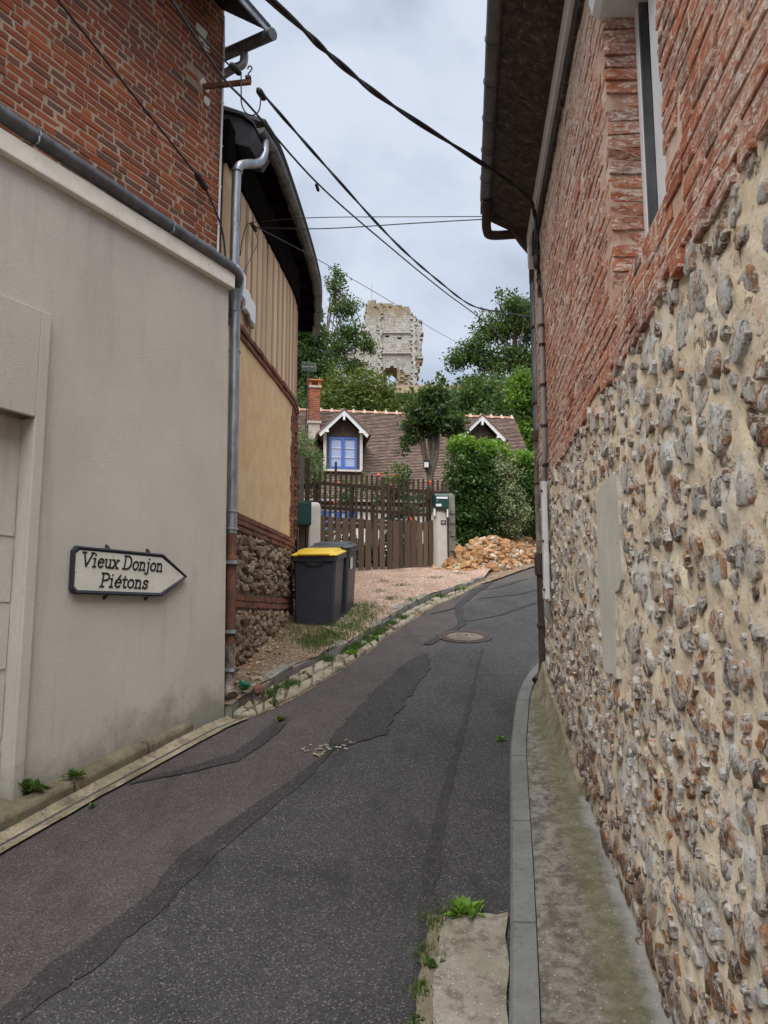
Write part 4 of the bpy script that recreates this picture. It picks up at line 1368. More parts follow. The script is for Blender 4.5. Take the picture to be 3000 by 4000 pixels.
mb.tube(smooth_path([WR.p(WEND - .36, .455, 6.03), WR.p(WEND - .2, .45, 5.985), WR.p(WEND + .05, .44, 5.94), WR.p(WEND + .14, .38, 5.93), WR.p(WEND + .15, .08, 5.93), WR.p(WEND + .125, .0, 5.86), WR.p(WEND + .12, -.005, 5.40)], 36), .045, 12)
mb.build('swan_neck', M['ironbrown'], fb, True)
mb = MB()
mb.prism([WR.p(WEND + .02, .40, 6.06), WR.p(WEND + .02, .22, 5.96), WR.p(WEND + .02, .12, 5.80), WR.p(WEND + .02, .0, 5.64), WR.p(WEND + .02, .0, 6.1), WR.p(WEND + .02, .40, 6.12)], WR.u * .10)
mb.build('gable_bracket', M['darkwood'], fb)
dpipe = thing('downpipe', WR.p(WEND + .12, -.005, 1.6), 'downpipe on the far right corner, grey above and brown iron below', 'downpipe')
pa = lambda z: WR.p(WEND + .12, -.005, z)
MB().tube([pa(5.42), pa(3.86)], .042, 12).build('upper_pipe', M['zinc_dark'], dpipe, True)
mb = MB().tube([pa(3.86), pa(2.62)], .044, 12)
mb.build('middle_pipe', M['flaky'], dpipe, True)
MB().tube([pa(2.62), pa(1.78), WR.p(WEND + .11, .01, 1.66), WR.p(WEND + .05, .075, 1.60)], .046, 12).build('lower_pipe', M['ironbrown'], dpipe, True)
mb = MB()
for z, h, r in ((4.95, .03, .05), (4.2, .03, .05), (3.88, .10, .056), (3.42, .025, .05), (2.66, .20, .06), (2.10, .04, .054)):
    MB().lathe([(r, -h / 2), (r * 1.06, -h / 4), (r * 1.06, h / 4), (r, h / 2)], pa(z), 14).build('collar', M['ironbrown'], dpipe, True)
cdt = thing('cable_conduit', WR.p(6.2, .02, 2.3), 'grey conduit and white cable cover running up the flint wall', 'conduit')
MB().tube([WR.p(6.26, .03, 4.86), WR.p(6.26, .03, 3.6), WR.p(6.36, .03, 3.36), WR.p(6.40, .03, 3.28)], .022, 10).build('tube', M['greypvc'], cdt, True)
WR.slab(MB(), 6.34, 6.46, .012, .055, 2.32, 3.30).build('cover', M['pvc'], cdt, bevel=.008)
MB().tube([WR.p(6.40, .03, 2.31), WR.p(6.40, .03, 2.2), WR.p(6.41, .0, 2.13)], [.03, .03, .02], 10).build('end_cap', M['greypvc'], cdt, True)
mb = MB()
for z in (4.62, 4.45, 4.1, 3.75, 3.42):
    mb.lathe([(.027, -.012), (.027, .012)], WR.p(6.26, .03, z), 10)
for z in (3.22, 2.8, 2.4):
    mb.box(WR.p(6.345, .058, z), (.02, .012, .02), WR.R)
mb.build('clip', M['black'], cdt)

# ------------------------------------------------------------------ half-timbered building on the left
TP = [(-1.525, 6.84), (-1.31, 9.0), (-1.225, 10.2), (-1.35, 11.2), (-1.85, 13.0), (-3.2, 15.0)]
TPs = resample(smooth_path([Vector((*p, 0)) for p in TP[:2]], 6) + smooth_path([Vector((*p, 0)) for p in TP[1:]], 24)[1:], 240)
TL = arclen(TPs)


def Tp(s, d, z):
    p, t = path_at(TPs, TL, max(0, min(s, TL[-1] - .001)))
    return p + Vector((t.y, -t.x, 0)) * d + Vector((0, 0, z))


def TR(s):
    _, t = path_at(TPs, TL, max(0, min(s, TL[-1] - .001)))
    return frame_R(t, (t.y, -t.x, 0))


def tslab(mb, s0, s1, d0, d1, z0, z1, n=None):
    n = n or max(1, int((s1 - s0) / .4))
    vs = []
    for k in range(n + 1):
        s = s0 + (s1 - s0) * k / n
        vs += [Tp(s, d0, z0), Tp(s, d1, z0), Tp(s, d1, z1), Tp(s, d0, z1)]
    fs = [(k * 4 + j, k * 4 + (j + 1) % 4, (k + 1) * 4 + (j + 1) % 4, (k + 1) * 4 + j) for k in range(n) for j in range(4)] + [(3, 2, 1, 0), tuple(n * 4 + j for j in range(4))]
    return mb.add(vs, fs)


tb = thing('timber_barn', (-1.7, 8.5, 1.7), 'half-timbered barn with stone base, tan render panel and deep dark eaves', 'building')
SQ = 3.10      # start of the brick quoin
SE = TL[-1]
tw = MB()
tslab(tw, 0, SE, -.4, -.015, .5, 3.05)
tw = tw.build('stone_base', M['mortar_dark'], tb)
items = []
placed = {}
for k in range(6000):
    sc_, zc = rng.uniform(.1, SQ + .02), rng.uniform(1.4, 2.99)
    w = rng.choice([.045, .06, .07, .085, .10, .12]) * rng.uniform(.85, 1.15)
    h = min(.14, max(.045, w * rng.uniform(.75, 1.5)))
    if 2.245 - h / 2 < zc < 2.42 + h / 2 or zc + h / 2 > 3.02 or zc < .2 * Tp(sc_, 0, 0).y + .08:
        continue
    ci, cj = int(sc_ / .2), int(zc / .2)
    if any(abs(sc_ - s2) < (w + w2) * .47 and abs(zc - z2) < (h + h2) * .47 for i in (-1, 0, 1) for j in (-1, 0, 1) for s2, z2, w2, h2 in placed.get((ci + i, cj + j), ())):
        continue
    placed.setdefault((ci, cj), []).append((sc_, zc, w, h))
    items.append((Tp(sc_, -.012 + rng.uniform(-.014, .016), zc), TR(sc_) @ Matrix.Rotation(rng.gauss(0, .35), 3, 'Y'), (w * 1.2, rng.uniform(.07, .11), h * 1.2)))
pieces('stone', 'base_stones', items, [ico(60 + i, 2, .22, 1.4) for i in range(8)], M['brownstone'], tw, smooth=True)
bb = MB()
for z0, z1 in ((2.26, 2.40), (3.02, 3.20)):
    tslab(bb, .02, SE, -.3, -.004, z0 + .005, z1 - .005)
tslab(bb, .02, SE, -.3, .012, 4.975, 5.095)
tslab(bb, SQ + .02, SQ + .62, -.3, -.006, 2.40, 4.975)
bb = bb.build('brick_bands', M['mortar_dark'], tb)
items = []


def course(z, h, s0, s1, ln, dep, d0, tilt=.01):
    s = s0 + rng.uniform(0, .03)
    while s < s1 - .02:
        l = min(ln * rng.uniform(.85, 1.1), s1 - s)
        items.append((Tp(s + l / 2, d0 - dep / 2 + rng.uniform(-.006, .006), z), TR(s + l / 2) @ Matrix.Rotation(rng.gauss(0, tilt), 3, 'Y'), (l, dep, h)))
        s += l + .010


for z in (2.295, 2.365):
    course(z, .058, .03, SQ + .60, .11, .06, .014)
for z in (3.05, 3.11, 3.17):
    course(z, .052, .03, SQ + .60, .20, .06, .012 + (.008 if z > 3.1 else 0))
for z, dd in ((5.00, .022), (5.065, .038)):
    course(z, .055, .03, SQ + .9, .20, .07, dd)
z = 2.43
k = 0
while z < 4.95:
    if not 3.0 < z < 3.2:
        st = SQ + (.0 if (k // 3) % 2 else .07)
        course(z, .056, st, SQ + .34, .12 if k % 2 else .2, .06, .012)
        course(z, .056, SQ + .40 + (.0 if (k // 2) % 2 else .05), SQ + .64, .2, .06, .035)
    k += 1
    z += .0672
pieces('brick', 'band_bricks', items, [bevel_brick(80 + i, .10) for i in range(8)], M['brown'], bb, cap=300)
rp = tslab(MB(), .02, SE, -.3, 0., 3.205, 4.970).build('render_panel', M['tan'], tb)
up = tslab(MB(), .02, SE, -.35, -.03, 5.10, 6.90).build('upper_wall', M['darkwood'], tb)
s = .06
k = 0
while s < 4.6:
    w = rng.uniform(.045, .085) if k % 2 else rng.uniform(.11, .20)
    mb = MB()
    sl = rng.choice([0, 0, 0, .05, -.05]) if k % 2 else 0
    n_ = 3
    vs = []
    for q in range(n_ + 1):
        z_ = 5.10 + 1.42 * q / n_
        off = sl * (q / n_) + rng.uniform(-.006, .006)
        dd = .004 if k % 2 else -.002
        vs += [Tp(s + off, -.05, z_), Tp(s + off, dd, z_), Tp(s + w + off, dd, z_), Tp(s + w + off, -.05, z_)]
    mb.add(vs, [(q * 4 + j, q * 4 + (j + 1) % 4, (q + 1) * 4 + (j + 1) % 4, (q + 1) * 4 + j) for q in range(n_) for j in range(4)] + [(3, 2, 1, 0), tuple(n_ * 4 + j for j in range(4))])
    mb.build('timber_stud' if k % 2 else 'panel_board', M['stud'] if k % 2 else M['infill'], up)
    s += w + rng.uniform(.004, .011)
    k += 1
tslab(MB(), .02, SE, -.03, .03, 6.53, 6.95).build('wall_plate', M['shadewood'], tb)
GP = [Vector(p) for p in ((-1.275, 7.22, 7.1), (-1.17, 7.75, 7.1), (-1.075, 9.1, 7.1), (-1.02, 10.4, 7.1), (-1.035, 11.4, 7.1), (-1.19, 12.95, 7.1))]
gp = smooth_path(GP, 40)
mb = MB()


def halfgutter(mb, P, r, n=10):
    k = len(P)
    vs, fs = [], []
    for i, p in enumerate(P):
        t = (P[min(i + 1, k - 1)] - P[max(i - 1, 0)]).normalized()
        nn = Vector((t.y, -t.x, 0))
        for rr in (r, r * .9):
            for j in range(n + 1):
                a = math.pi + math.pi * j / n
                vs.append(p + nn * rr * math.cos(a) + Vector((0, 0, rr * math.sin(a))))
    m_ = 2 * (n + 1)
    for i in range(k - 1):
        for j in range(n):
            fs.append((i * m_ + j, i * m_ + j + 1, (i + 1) * m_ + j + 1, (i + 1) * m_ + j))
            fs.append((i * m_ + n + 2 + j, i * m_ + n + 1 + j, (i + 1) * m_ + n + 1 + j, (i + 1) * m_ + n + 2 + j))
        for a, b in ((0, n + 1), (n, 2 * n + 1)):
            fs.append((i * m_ + a, (i + 1) * m_ + a, (i + 1) * m_ + b, i * m_ + b))
    fs.append(tuple(range(n + 1)))
    fs.append(tuple((k - 1) * m_ + j for j in range(n, -1, -1)))
    return mb.add(vs, fs)


tg = halfgutter(mb, gp, .065).build('gutter', M['zinc_dark'], tb, True)
mb = MB()
Lg = arclen(gp)
for q in [.35 + .62 * k for k in range(9)]:
    p, t = path_at(gp, Lg, q)
    nn = Vector((t.y, -t.x, 0))
    mb.tube([p + nn * .069 * math.cos(a) + Vector((0, 0, .069 * math.sin(a))) for a in [math.pi + math.pi * j / 10 for j in range(11)]], .004, 5)
mb.build('gutter_joint', M['zinc_dark'], tg)
# boarded soffit and slate roof edge following the gutter line
vs, ws = [], []
for p in gp:
    i = gp.index(p)
    t = (gp[min(i + 1, 40)] - gp[max(i - 1, 0)]).normalized()
    nn = Vector((t.y, -t.x, 0))
    vs += [p + nn * -.03 + Vector((0, 0, .015)), p - nn * .75 + Vector((0, 0, .02)), p - nn * .75 + Vector((0, 0, .05)), p + nn * -.03 + Vector((0, 0, .045))]
    ws += [p + nn * .05 + Vector((0, 0, .055)), p - nn * 1.6 + Vector((0, 0, .85)), p - nn * 1.6 + Vector((0, 0, .90)), p + nn * .075 + Vector((0, 0, .085))]
ff = [(k * 4 + j, k * 4 + (j + 1) % 4, (k + 1) * 4 + (j + 1) % 4, (k + 1) * 4 + j) for k in range(40) for j in range(4)] + [(3, 2, 1, 0), (160, 161, 162, 163)]
MB().add(vs, ff).build('soffit', M['shadewood'], tb)
MB().add(ws, ff).build('roof', M['slate'], tb)
mb = MB()
vp = [(-1.70, 7.16), (-1.61, 7.142), (-1.424, 7.092), (-1.30, 7.00), (-1.255, 6.91), (-1.325, 6.78), (-1.602, 6.854), (-1.70, 6.87)]
mb.prism([(x, 7.05, z) for x, z in vp], (.06, .45, 0))
mb.build('verge_slate', M['slate'], tb)
MB().prism([(-1.72, 7.02, 7.19), (-1.60, 7.02, 7.165), (-1.42, 7.02, 7.115), (-1.29, 7.02, 7.02), (-1.29, 7.02, 7.045), (-1.42, 7.02, 7.145), (-1.60, 7.02, 7.195), (-1.72, 7.02, 7.22)], (.06, .5, 0)).build('verge_slate', M['slate'], tb)
# rafters' feet under the eaves
mb = MB()
for q in [.3 + .55 * k for k in range(10)]:
    p, t = path_at(gp, Lg, q)
    nn = Vector((t.y, -t.x, 0))
    MB().tube([p - nn * .05 + Vector((0, 0, -.03)), p - nn * .6 + Vector((0, 0, -.05))], .045, 4).build('rafter_foot', M['shadewood'], tb)
# zinc downpipe, hopper and rusty foot between annex and barn
zp = thing('zinc_downpipe', (-1.37, 6.88, 1.5), 'long zinc downpipe with swan neck and rusty foot at the annex corner', 'downpipe')
mb = MB()
mb.tube(smooth_path([Vector(p) for p in ((-1.235, 7.36, 7.05), (-1.235, 7.34, 6.90), (-1.27, 7.25, 6.74), (-1.36, 7.02, 6.58), (-1.405, 6.90, 6.47), (-1.415, 6.88, 6.30), (-1.415, 6.88, 5.45))], 36), .045, 12)
mb.build('upper_pipe', M['zinc'], zp, True)
mb = MB()
mb.lathe([(.05, .14), (.072, .10), (.085, .0), (.078, -.06), (.05, -.26), (.048, -.30)], (-1.395, 6.86, 5.30), 16)
mb.build('hopper', M['zinc'], zp, True)
MB().tube([(-1.392, 6.87, 5.02), (-1.372, 6.88, 2.92)], .050, 12).build('lower_pipe', M['zinc'], zp, True)
mb = MB()
for z in (6.42, 5.46, 5.02, 4.62, 3.12, 2.96):
    f = (z - 2.92) / 2.1
    x = -1.372 - .02 * min(1, max(0, f)) if z < 5.1 else -1.413
    MB().lathe([(.050, -.012), (.058, -.006), (.058, .006), (.050, .012)], (x, 6.88, z), 14).build('collar', M['zinc'], zp, True)
MB().tube([(-1.370, 6.88, 2.93), (-1.360, 6.88, 1.95)], .046, 12).build('rusty_pipe', M['rust'], zp, True)
MB().tube([(-1.36, 6.88, 1.95), (-1.36, 6.88, 1.66), (-1.36, 6.86, 1.57), (-1.32, 6.80, 1.50)], [.05, .05, .055, .06], 12).build('iron_foot', M['flaky'], zp, True)
mb = MB()
for z in (2.66, 2.05, 1.72):
    mb.box((-1.365, 6.86, z), (.12, .10, .03))
mb.build('pipe_clip', M['zinc'], zp)
MB().tube([(-1.27, 6.92, 1.60), (-1.20, 6.98, 1.575)], .026, 10).build('plastic_bottle', M['greenplastic'])
prop(bpy.data.objects['plastic_bottle'], 'green plastic bottle neck lying by the foot of the zinc downpipe', 'bottle')
# meter boxes on the barn wall
jb = thing('junction_box', Tp(.65, .03, 5.25), 'white plastic cable junction boxes fixed on the barn timbers', 'junction box')
for s0, s1, z0, z1 in ((.34, .62, 5.36, 5.62), (.64, .80, 5.28, 5.50), (.82, 1.00, 5.24, 5.47)):
    tslab(MB(), s0, s1, .008, .062, z0, z1, 1).build('box', M['pvc'], jb, bevel=.008)
mb = MB()
mb.tube([Tp(.78, .04, 5.27), Tp(.86, .045, 5.20), Tp(.96, .04, 5.21)], .022, 8)
mb.build('cable_gland', M['greypvc'], jb, True)

# ------------------------------------------------------------------ cables
def cable(name, pts, r, label, group=None, n=40, m='black', twist=0.):
    t = thing(name, pts[0], label, 'cable', group)
    P = smooth_path([Vector(p) for p in pts], n)
    if twist:
        for k in range(2):
            Q = []
            for i, p in enumerate(P):
                tt = (P[min(i + 1, n)] - P[max(i - 1, 0)]).normalized()
                A = tt.cross(Vector((0, 0, 1))).normalized()
                B = tt.cross(A)
                a = i * .38 + math.pi * k
                Q.append(p + (A * math.cos(a) + B * math.sin(a)) * r * twist)
            MB().tube(Q, r, 6).build('strand', M[m], t, True)
    else:
        MB().tube(P, r, 6).build('strand', M[m], t, True)
    return t


def clamp(name, p, dirv, ln, r, label):
    p, dv_ = Vector(p), Vector(dirv).normalized()
    t = thing(name, p, label, 'cable clamp')
    MB().tube([p - dv_ * ln / 2, p - dv_ * ln * .38, p - dv_ * ln * .3, p + dv_ * ln * .3, p + dv_ * ln * .42, p + dv_ * ln / 2], [r * .4, r * .9, r, r, r * .7, r * .3], 8).build('body', M['black'], t, True)
    sd_ = dv_.cross(Vector((0, 0, 1))).normalized()
    MB().tube([p - dv_ * ln * .2 + sd_ * r, p + Vector((0, 0, r * 1.3)), p + dv_ * ln * .35 + sd_ * r * .6], r * .25, 5).build('bolt', M['metal'], t)
    return t


cable('power_cable', [(-1.6, 1.2, 4.6), (-.588, 3.6, 5.362), (-.30, 4.2, 5.50), (.066, 4.9, 5.69), (.829, 5.8, 5.80), (1.19, 6.05, 5.70), (1.275, 6.15, 5.62), (1.325, 6.25, 5.45), (1.335, 6.30, 5.1), (1.335, 6.27, 4.86)], .011, 'thick twisted black cable crossing the sky to the right corner', None, 130, twist=.8)
cable('power_cable', [(-1.12, 6.26, 6.83), (-.637, 7.6, 6.941), (.123, 9.4, 7.001), (.805, 11, 7.191), (1.502, 12.5, 7.415), (2.2, 13.5, 7.70), (2.95, 14.5, 8.011)], .010, 'black twisted cable from the insulator below the hook to behind the right corner', None, 110, twist=.7)
cable('power_cable', [(-1.62, 3.6, 6.2), (-1.472, 4.8, 6.415), (-1.334, 5.8, 6.596), (-1.212, 6.4, 6.754), (-.711, 7.9, 6.882), (.131, 10, 7.172), (.99, 12, 7.445), (1.854, 14, 7.765), (3.1, 17, 8.15)], .010, 'black cable passing just under the iron bracket and away up the lane', None, 60)
cable('power_cable', [(-1.60, 4.1, 6.35), (-1.50, 5.2, 6.64), (-1.36, 6.16, 6.98), (-1.28, 6.24, 6.99)], .008, 'thin black cable ending in the clamp beside the iron hook', None, 24)
cable('wall_cable', [tuple(WL.p(2.9, -.04, 6.82)), tuple(WL.p(2.25, -.03, 6.60)), tuple(WL.p(1.3, -.03, 6.27)), tuple(WL.p(.62, -.05, 6.06)), tuple(WL.p(.45, -.06, 6.0)), tuple(WL.p(.26, -.1, 5.93)), tuple(WL.p(.10, -.09, 5.7)), tuple(WL.p(.03, -.10, 5.4)), tuple(WL.p(.02, -.14, 5.2))], .009, 'black cable sagging across the red bricks to the corner', None, 50)
cable('thin_wire', [tuple(Tp(.85, .05, 6.33)), (-.69, 7.2, 6.121), (.3, 7.0, 6.02), (1.10, 6.95, 5.99), (1.28, 7.0, 5.96)], .0045, 'upper thin wire strung between barn wall and right gutter', None, 30)
cable('thin_wire', [tuple(Tp(.85, .05, 6.27)), (-.596, 7.2, 6.005), (.3, 7.0, 5.955), (1.10, 6.95, 5.97), (1.28, 7.0, 5.95)], .0055, 'lower thin wire strung between barn wall and right gutter', None, 30)
cable('thin_wire', [tuple(Tp(.85, .05, 6.30)), (-.887, 10, 7.02), (.181, 14, 8.087), (1.474, 18, 8.942), (5.755, 28, 10.785)], .0055, 'thin wire rising from the barn across the ruined tower', None, 40)
cable('wall_cable', [tuple(Tp(.42, .05, 5.75)), tuple(Tp(.48, .05, 5.95)), tuple(Tp(.62, .05, 6.18)), tuple(Tp(.80, .05, 6.28))], .006, 'black cable looping over the barn planks beside the zinc pipe', None, 20)
cable('wall_cable', [tuple(Tp(.50, .04, 5.55)), tuple(Tp(.9, .04, 6.0)), tuple(Tp(1.05, .05, 6.22)), tuple(Tp(.86, .05, 6.28))], .004, 'thin slanting black lead across the barn planks', None, 20)
lp = [(-1.27, 6.25, 6.98), (-1.265, 6.25, 6.80), (-1.26, 6.26, 6.68), (-1.22, 6.27, 6.60), (-1.16, 6.28, 6.585), (-1.11, 6.29, 6.64), (-1.095, 6.29, 6.77)]
cable('cable_loop', lp, .006, 'small hanging loop of black cable below the iron hook', None, 30)
cable('cable_loop', [(1.39, 6.68, 5.80), (1.36, 6.62, 5.62), (1.345, 6.5, 5.45), (1.35, 6.44, 5.30), (1.36, 6.36, 5.0)], .006, 'loose black lead hanging beside the right corner cornice', None, 24)
clamp('cable_clamp', WL.p(.44, -.06, 6.0), (WL.p(.26, -.1, 5.93) - WL.p(.62, -.05, 6.06)), .20, .03, 'black cable clamp against the red bricks near the corner')
clamp('cable_clamp', (-1.315, 6.22, 6.985), (.2, .2, -.12), .13, .028, 'black cable clamp beside the hook under the end gutter')
clamp('cable_clamp', (-1.095, 6.30, 6.80), (.2, .35, -.17), .12, .03, 'black cable insulator hanging in the sky right of the iron bracket')
clamp('cable_clamp', Tp(.86, .055, 6.28), (.1, .35, -.1), .14, .022, 'black cable clamp on the barn planks under the eaves')
clamp('cable_clamp', (-.73, 7.86, 6.83), (.2, .3, -.5), .09, .018, 'small grey cable tag hanging on the long cable before the sky')
clamp('cable_clamp', WR.p(6.32, .05, 5.22), (0, .02, -1), .14, .028, 'black joint box on cables beside the right cornice end')

# ------------------------------------------------------------------ wheelie bins
def wheelie(loc, rz, lidmat, label, sticker=False):
    t = thing('wheelie_bin', loc, label, 'wheelie bin', 'wheelie bins standing on the verge')
    Rz = Matrix.Rotation(rz, 3, 'Z')
    q = lambda x, y, z: Vector(loc) + Rz @ Vector((x, y, z if z < .7 else z - .05 + .145 * y))
    mb = MB()
    prof = [(.0, .235, .0, .52, .02), (.10, .245, -.005, .55, .02), (.90, .272, -.03, .66, .03), (.985, .278, -.035, .68, .03)]
    ring = lambda hx, y0, y1, z, c: [q(-hx + c, y0, z), q(hx - c, y0, z), q(hx, y0 + c, z), q(hx, y1 - c, z), q(hx - c, y1, z), q(-hx + c, y1, z), q(-hx, y1 - c, z), q(-hx, y0 + c, z)]
    vs = []
    for z, hx, y0, y1, c in prof:
        vs += ring(hx, y0, y1, z, c)
    fs = [(k * 8 + j, k * 8 + (j + 1) % 8, (k + 1) * 8 + (j + 1) % 8, (k + 1) * 8 + j) for k in range(3) for j in range(8)] + [tuple(range(8))[::-1]]
    mb.add(vs, fs).build('body', M['bin'], t, True)
    mb = MB()
    vs = []
    for z, hx, y0, y1, c in ((.925, .283, -.045, .69, .03), (.93, .303, -.065, .72, .035), (.985, .305, -.07, .725, .035), (.992, .29, -.055, .71, .035)):
        vs += ring(hx, y0, y1, z, c)
    mb.add(vs, fs)
    mb.hexa([q(-.08, -.048, .865), q(.08, -.048, .865), q(.08, -.02, .865), q(-.08, -.02, .865), q(-.13, -.066, .926), q(.13, -.066, .926), q(.13, -.02, .926), q(-.13, -.02, .926)])
    mb.build('rim', M['bin'], t, True)
    MB().box(q(0, -.052, .892), (.055, .006, .014), Rz).build('tag', M['greypvc'], t)
    mb = MB()
    vs = []
    for z, hx, y0, y1, c in ((.993, .300, -.085, .715, .03), (1.008, .303, -.088, .718, .03), (1.02, .285, -.06, .70, .04), (1.035, .25, .02, .62, .05), (1.062, .235, .05, .58, .06)):
        vs += ring(hx, y0, y1, z, c)
    mb.add(vs, [(k * 8 + j, k * 8 + (j + 1) % 8, (k + 1) * 8 + (j + 1) % 8, (k + 1) * 8 + j) for k in range(4) for j in range(8)] + [tuple(range(8))[::-1], tuple(32 + j for j in range(8))])
    lid = mb.build('lid', lidmat, t, True, bevel=.004)
    mb = MB()
    mb.tube([q(-.2, -.065, 1.012), q(-.19, -.10, 1.016), q(.19, -.10, 1.016), q(.2, -.065, 1.012)], .013, 8)
    mb.build('lid_handle', lidmat, lid, True)
    mb = MB()
    mb.tube([q(-.24, .70, .96), q(-.24, .80, .985), q(.24, .80, .985), q(.24, .70, .96)], .016, 8)
    mb.build('push_handle', M['bin'], t, True)
    for sx in (-.26, .26):
        mb = MB()
        mb.tube([q(sx - .022, .60, .10), q(sx + .022, .60, .10)], .10, 18)
        mb.build('wheel', M['black'], t, True)
    if sticker:
        mb = MB()
        mb.hexa([q(.2771, .08, .70), q(.2771, .26, .70), q(.2771, .26, .70), q(.2771, .08, .70), q(.281, .08, .86), q(.281, .26, .86), q(.279, .26, .86), q(.279, .08, .86)])
        mb.build('sticker', M['signwhite'], t)
    return t


wheelie((-.875, 9.72, 1.995), R_(-6), M['yellow'], 'charcoal wheelie bin with a yellow lid standing in the grass')
wheelie((-.745, 10.46, 2.15), R_(-7), M['lid'], 'charcoal wheelie bin with a black lid behind the yellow-lidded one', True)

# ------------------------------------------------------------------ gate, fence, posts, boxes
GA, GB = Vector((-1.24, 14.30, 0)), Vector((.95, 15.02, 0))
gu = (GB - GA).normalized()
gn = Vector((gu.y, -gu.x, 0))
WG = Wall((GA.x, GA.y), (gu.x, gu.y), (gn.x, gn.y))
GLn = (GB - GA).length
gate = thing('wooden_gate', WG.p(GLn / 2, 0, 3.0), 'weathered dark brown wooden double gate of vertical boards between white posts', 'gate')
t = .02
k = 0
while t < GLn - .04:
    right = t > GLn * .56
    w = rng.uniform(.095, .12) if not right else rng.uniform(.085, .125)
    top = 4.03 + rng.uniform(-.04, .02)
    bot = 3.03 + rng.uniform(-.015, .02)
    th = .022
    tl = rng.uniform(-.008, .008)
    MB().add([WG.p(t, 0, bot), WG.p(t + w, 0, bot), WG.p(t + w, th, bot), WG.p(t, th, bot), WG.p(t + tl, 0, top - .03), WG.p(t + w + tl, 0, top - .025), WG.p(t + w + tl, th, top - .02), WG.p(t + tl, th, top - .028), WG.p(t + .02 + tl, .002, top), WG.p(t + w - .02 + tl, .002, top + .004), WG.p(t + w - .02 + tl, th, top), WG.p(t + .02 + tl, th, top + .003)],
             [(3, 2, 1, 0), (0, 1, 5, 4), (1, 2, 6, 5), (2, 3, 7, 6), (3, 0, 4, 7), (4, 5, 9, 8), (5, 6, 10, 9), (6, 7, 11, 10), (7, 4, 8, 11), (8, 9, 10, 11)]).build('board', M['gatewood'] if rng.random() < .8 else M['picket'], gate)
    t += w + (rng.uniform(.03, .05) if not right else rng.uniform(.004, .022))
    k += 1
mb = MB()
for z in (3.22, 3.83):
    WG.slab(mb, .02, GLn * .555, -.045, -.001, z, z + .08)
    WG.slab(mb, GLn * .565, GLn - .03, -.045, -.001, z, z + .08)
mb.build('rail', M['picket'], gate)
WG.slab(MB(), GLn * .585, GLn * .60, .022, .035, 3.52, 3.60).build('latch', M['ironbrown'], gate)
mb = MB()
WG.slab(mb, -.1, GLn + .1, -.08, .06, 2.9, 3.012)
mb.build('threshold', M['greypost'], gate)

fence = thing('picket_fence', WG.p(GLn / 2, -.25, 3.0), 'dark stained picket fence with pointed tops behind the gate', 'fence')
t = -.06
k = 0
while t < GLn + .38:
    short = t > GLn + .02
    w = .042
    top = 4.93 - .045 * (t / GLn) + rng.uniform(-.02, .02)
    bot = 3.95 if not short else 4.38
    if k == 4:
        top += .22
    if k in (13, ):
        w = .075
    a, b = -.16, -.135
    MB().add([WG.p(t, a, bot), WG.p(t + w, a, bot), WG.p(t + w, b, bot), WG.p(t, b, bot), WG.p(t, a, top - .03), WG.p(t + w, a, top - .03), WG.p(t + w, b, top - .03), WG.p(t, b, top - .03), WG.p(t + w / 2, a, top), WG.p(t + w / 2, b, top)],
             [(3, 2, 1, 0), (0, 1, 5, 8, 4), (1, 2, 6, 5), (2, 3, 7, 9, 6), (3, 0, 4, 7), (4, 8, 9, 7), (8, 5, 6, 9)]).build('picket', M['picket'], fence)
    t += w + .062
    k += 1
for z, t1 in ((4.64, GLn + .40), (4.50, 0), (4.18, GLn), (3.97, GLn)):
    if t1 == 0:
        WG.slab(MB(), GLn - .1, GLn + .40, -.134, -.112, 4.46, 4.52).build('rail', M['picket'], fence)
    else:
        mb = MB()
        mb.hexa([WG.p(-.08, -.20, z + .02), WG.p(t1, -.20, z - .045), WG.p(t1, -.161, z - .045), WG.p(-.08, -.161, z + .02), WG.p(-.08, -.20, z + .08), WG.p(t1, -.20, z + .015), WG.p(t1, -.161, z + .015), WG.p(-.08, -.161, z + .08)])
        mb.build('rail', M['picket'], fence)
mb = MB()
for t in (-.02, GLn * .30, GLn * .63, GLn - .02):
    WG.slab(mb, t, t + .07, -.27, -.201, 2.8, 4.72)
mb.build('post', M['picket'], fence)
for t, z0, z1 in ((GLn + .395, 4.44, 4.74),):
    mb = MB()
    mb.lathe([(.02, 0), (.05, .03), (.05, .08), (.025, .11), (.05, .15), (.05, .21), (.02, .25), (.001, .26)], WG.p(t, -.15, 4.45), 10)
    mb.build('finial', M['picket'], fence, True)
plk = thing('plank_fence', (-1.75, 14.1, 3.0), 'tall grey-brown vertical plank fence left of the gate', 'fence')
for k in range(9):
    x = -1.40 - .105 * k
    y = 14.28 + .0 * k - .02 * (k % 2)
    top = 5.18 + rng.uniform(-.07, .06)
    MB().hexa([(x - .09, y, 2.9), (x, y, 2.9), (x, y + .025, 2.9), (x - .09, y + .025, 2.9), (x - .088, y, top), (x - .003, y, top - .02), (x - .003, y + .025, top - .02), (x - .088, y + .025, top)]).build('plank', M['greywood'] if k % 3 else M['picket'], plk)
MB().box((-1.85, 14.34, 4.6), (1.0, .05, .09)).build('rail', M['picket'], plk)


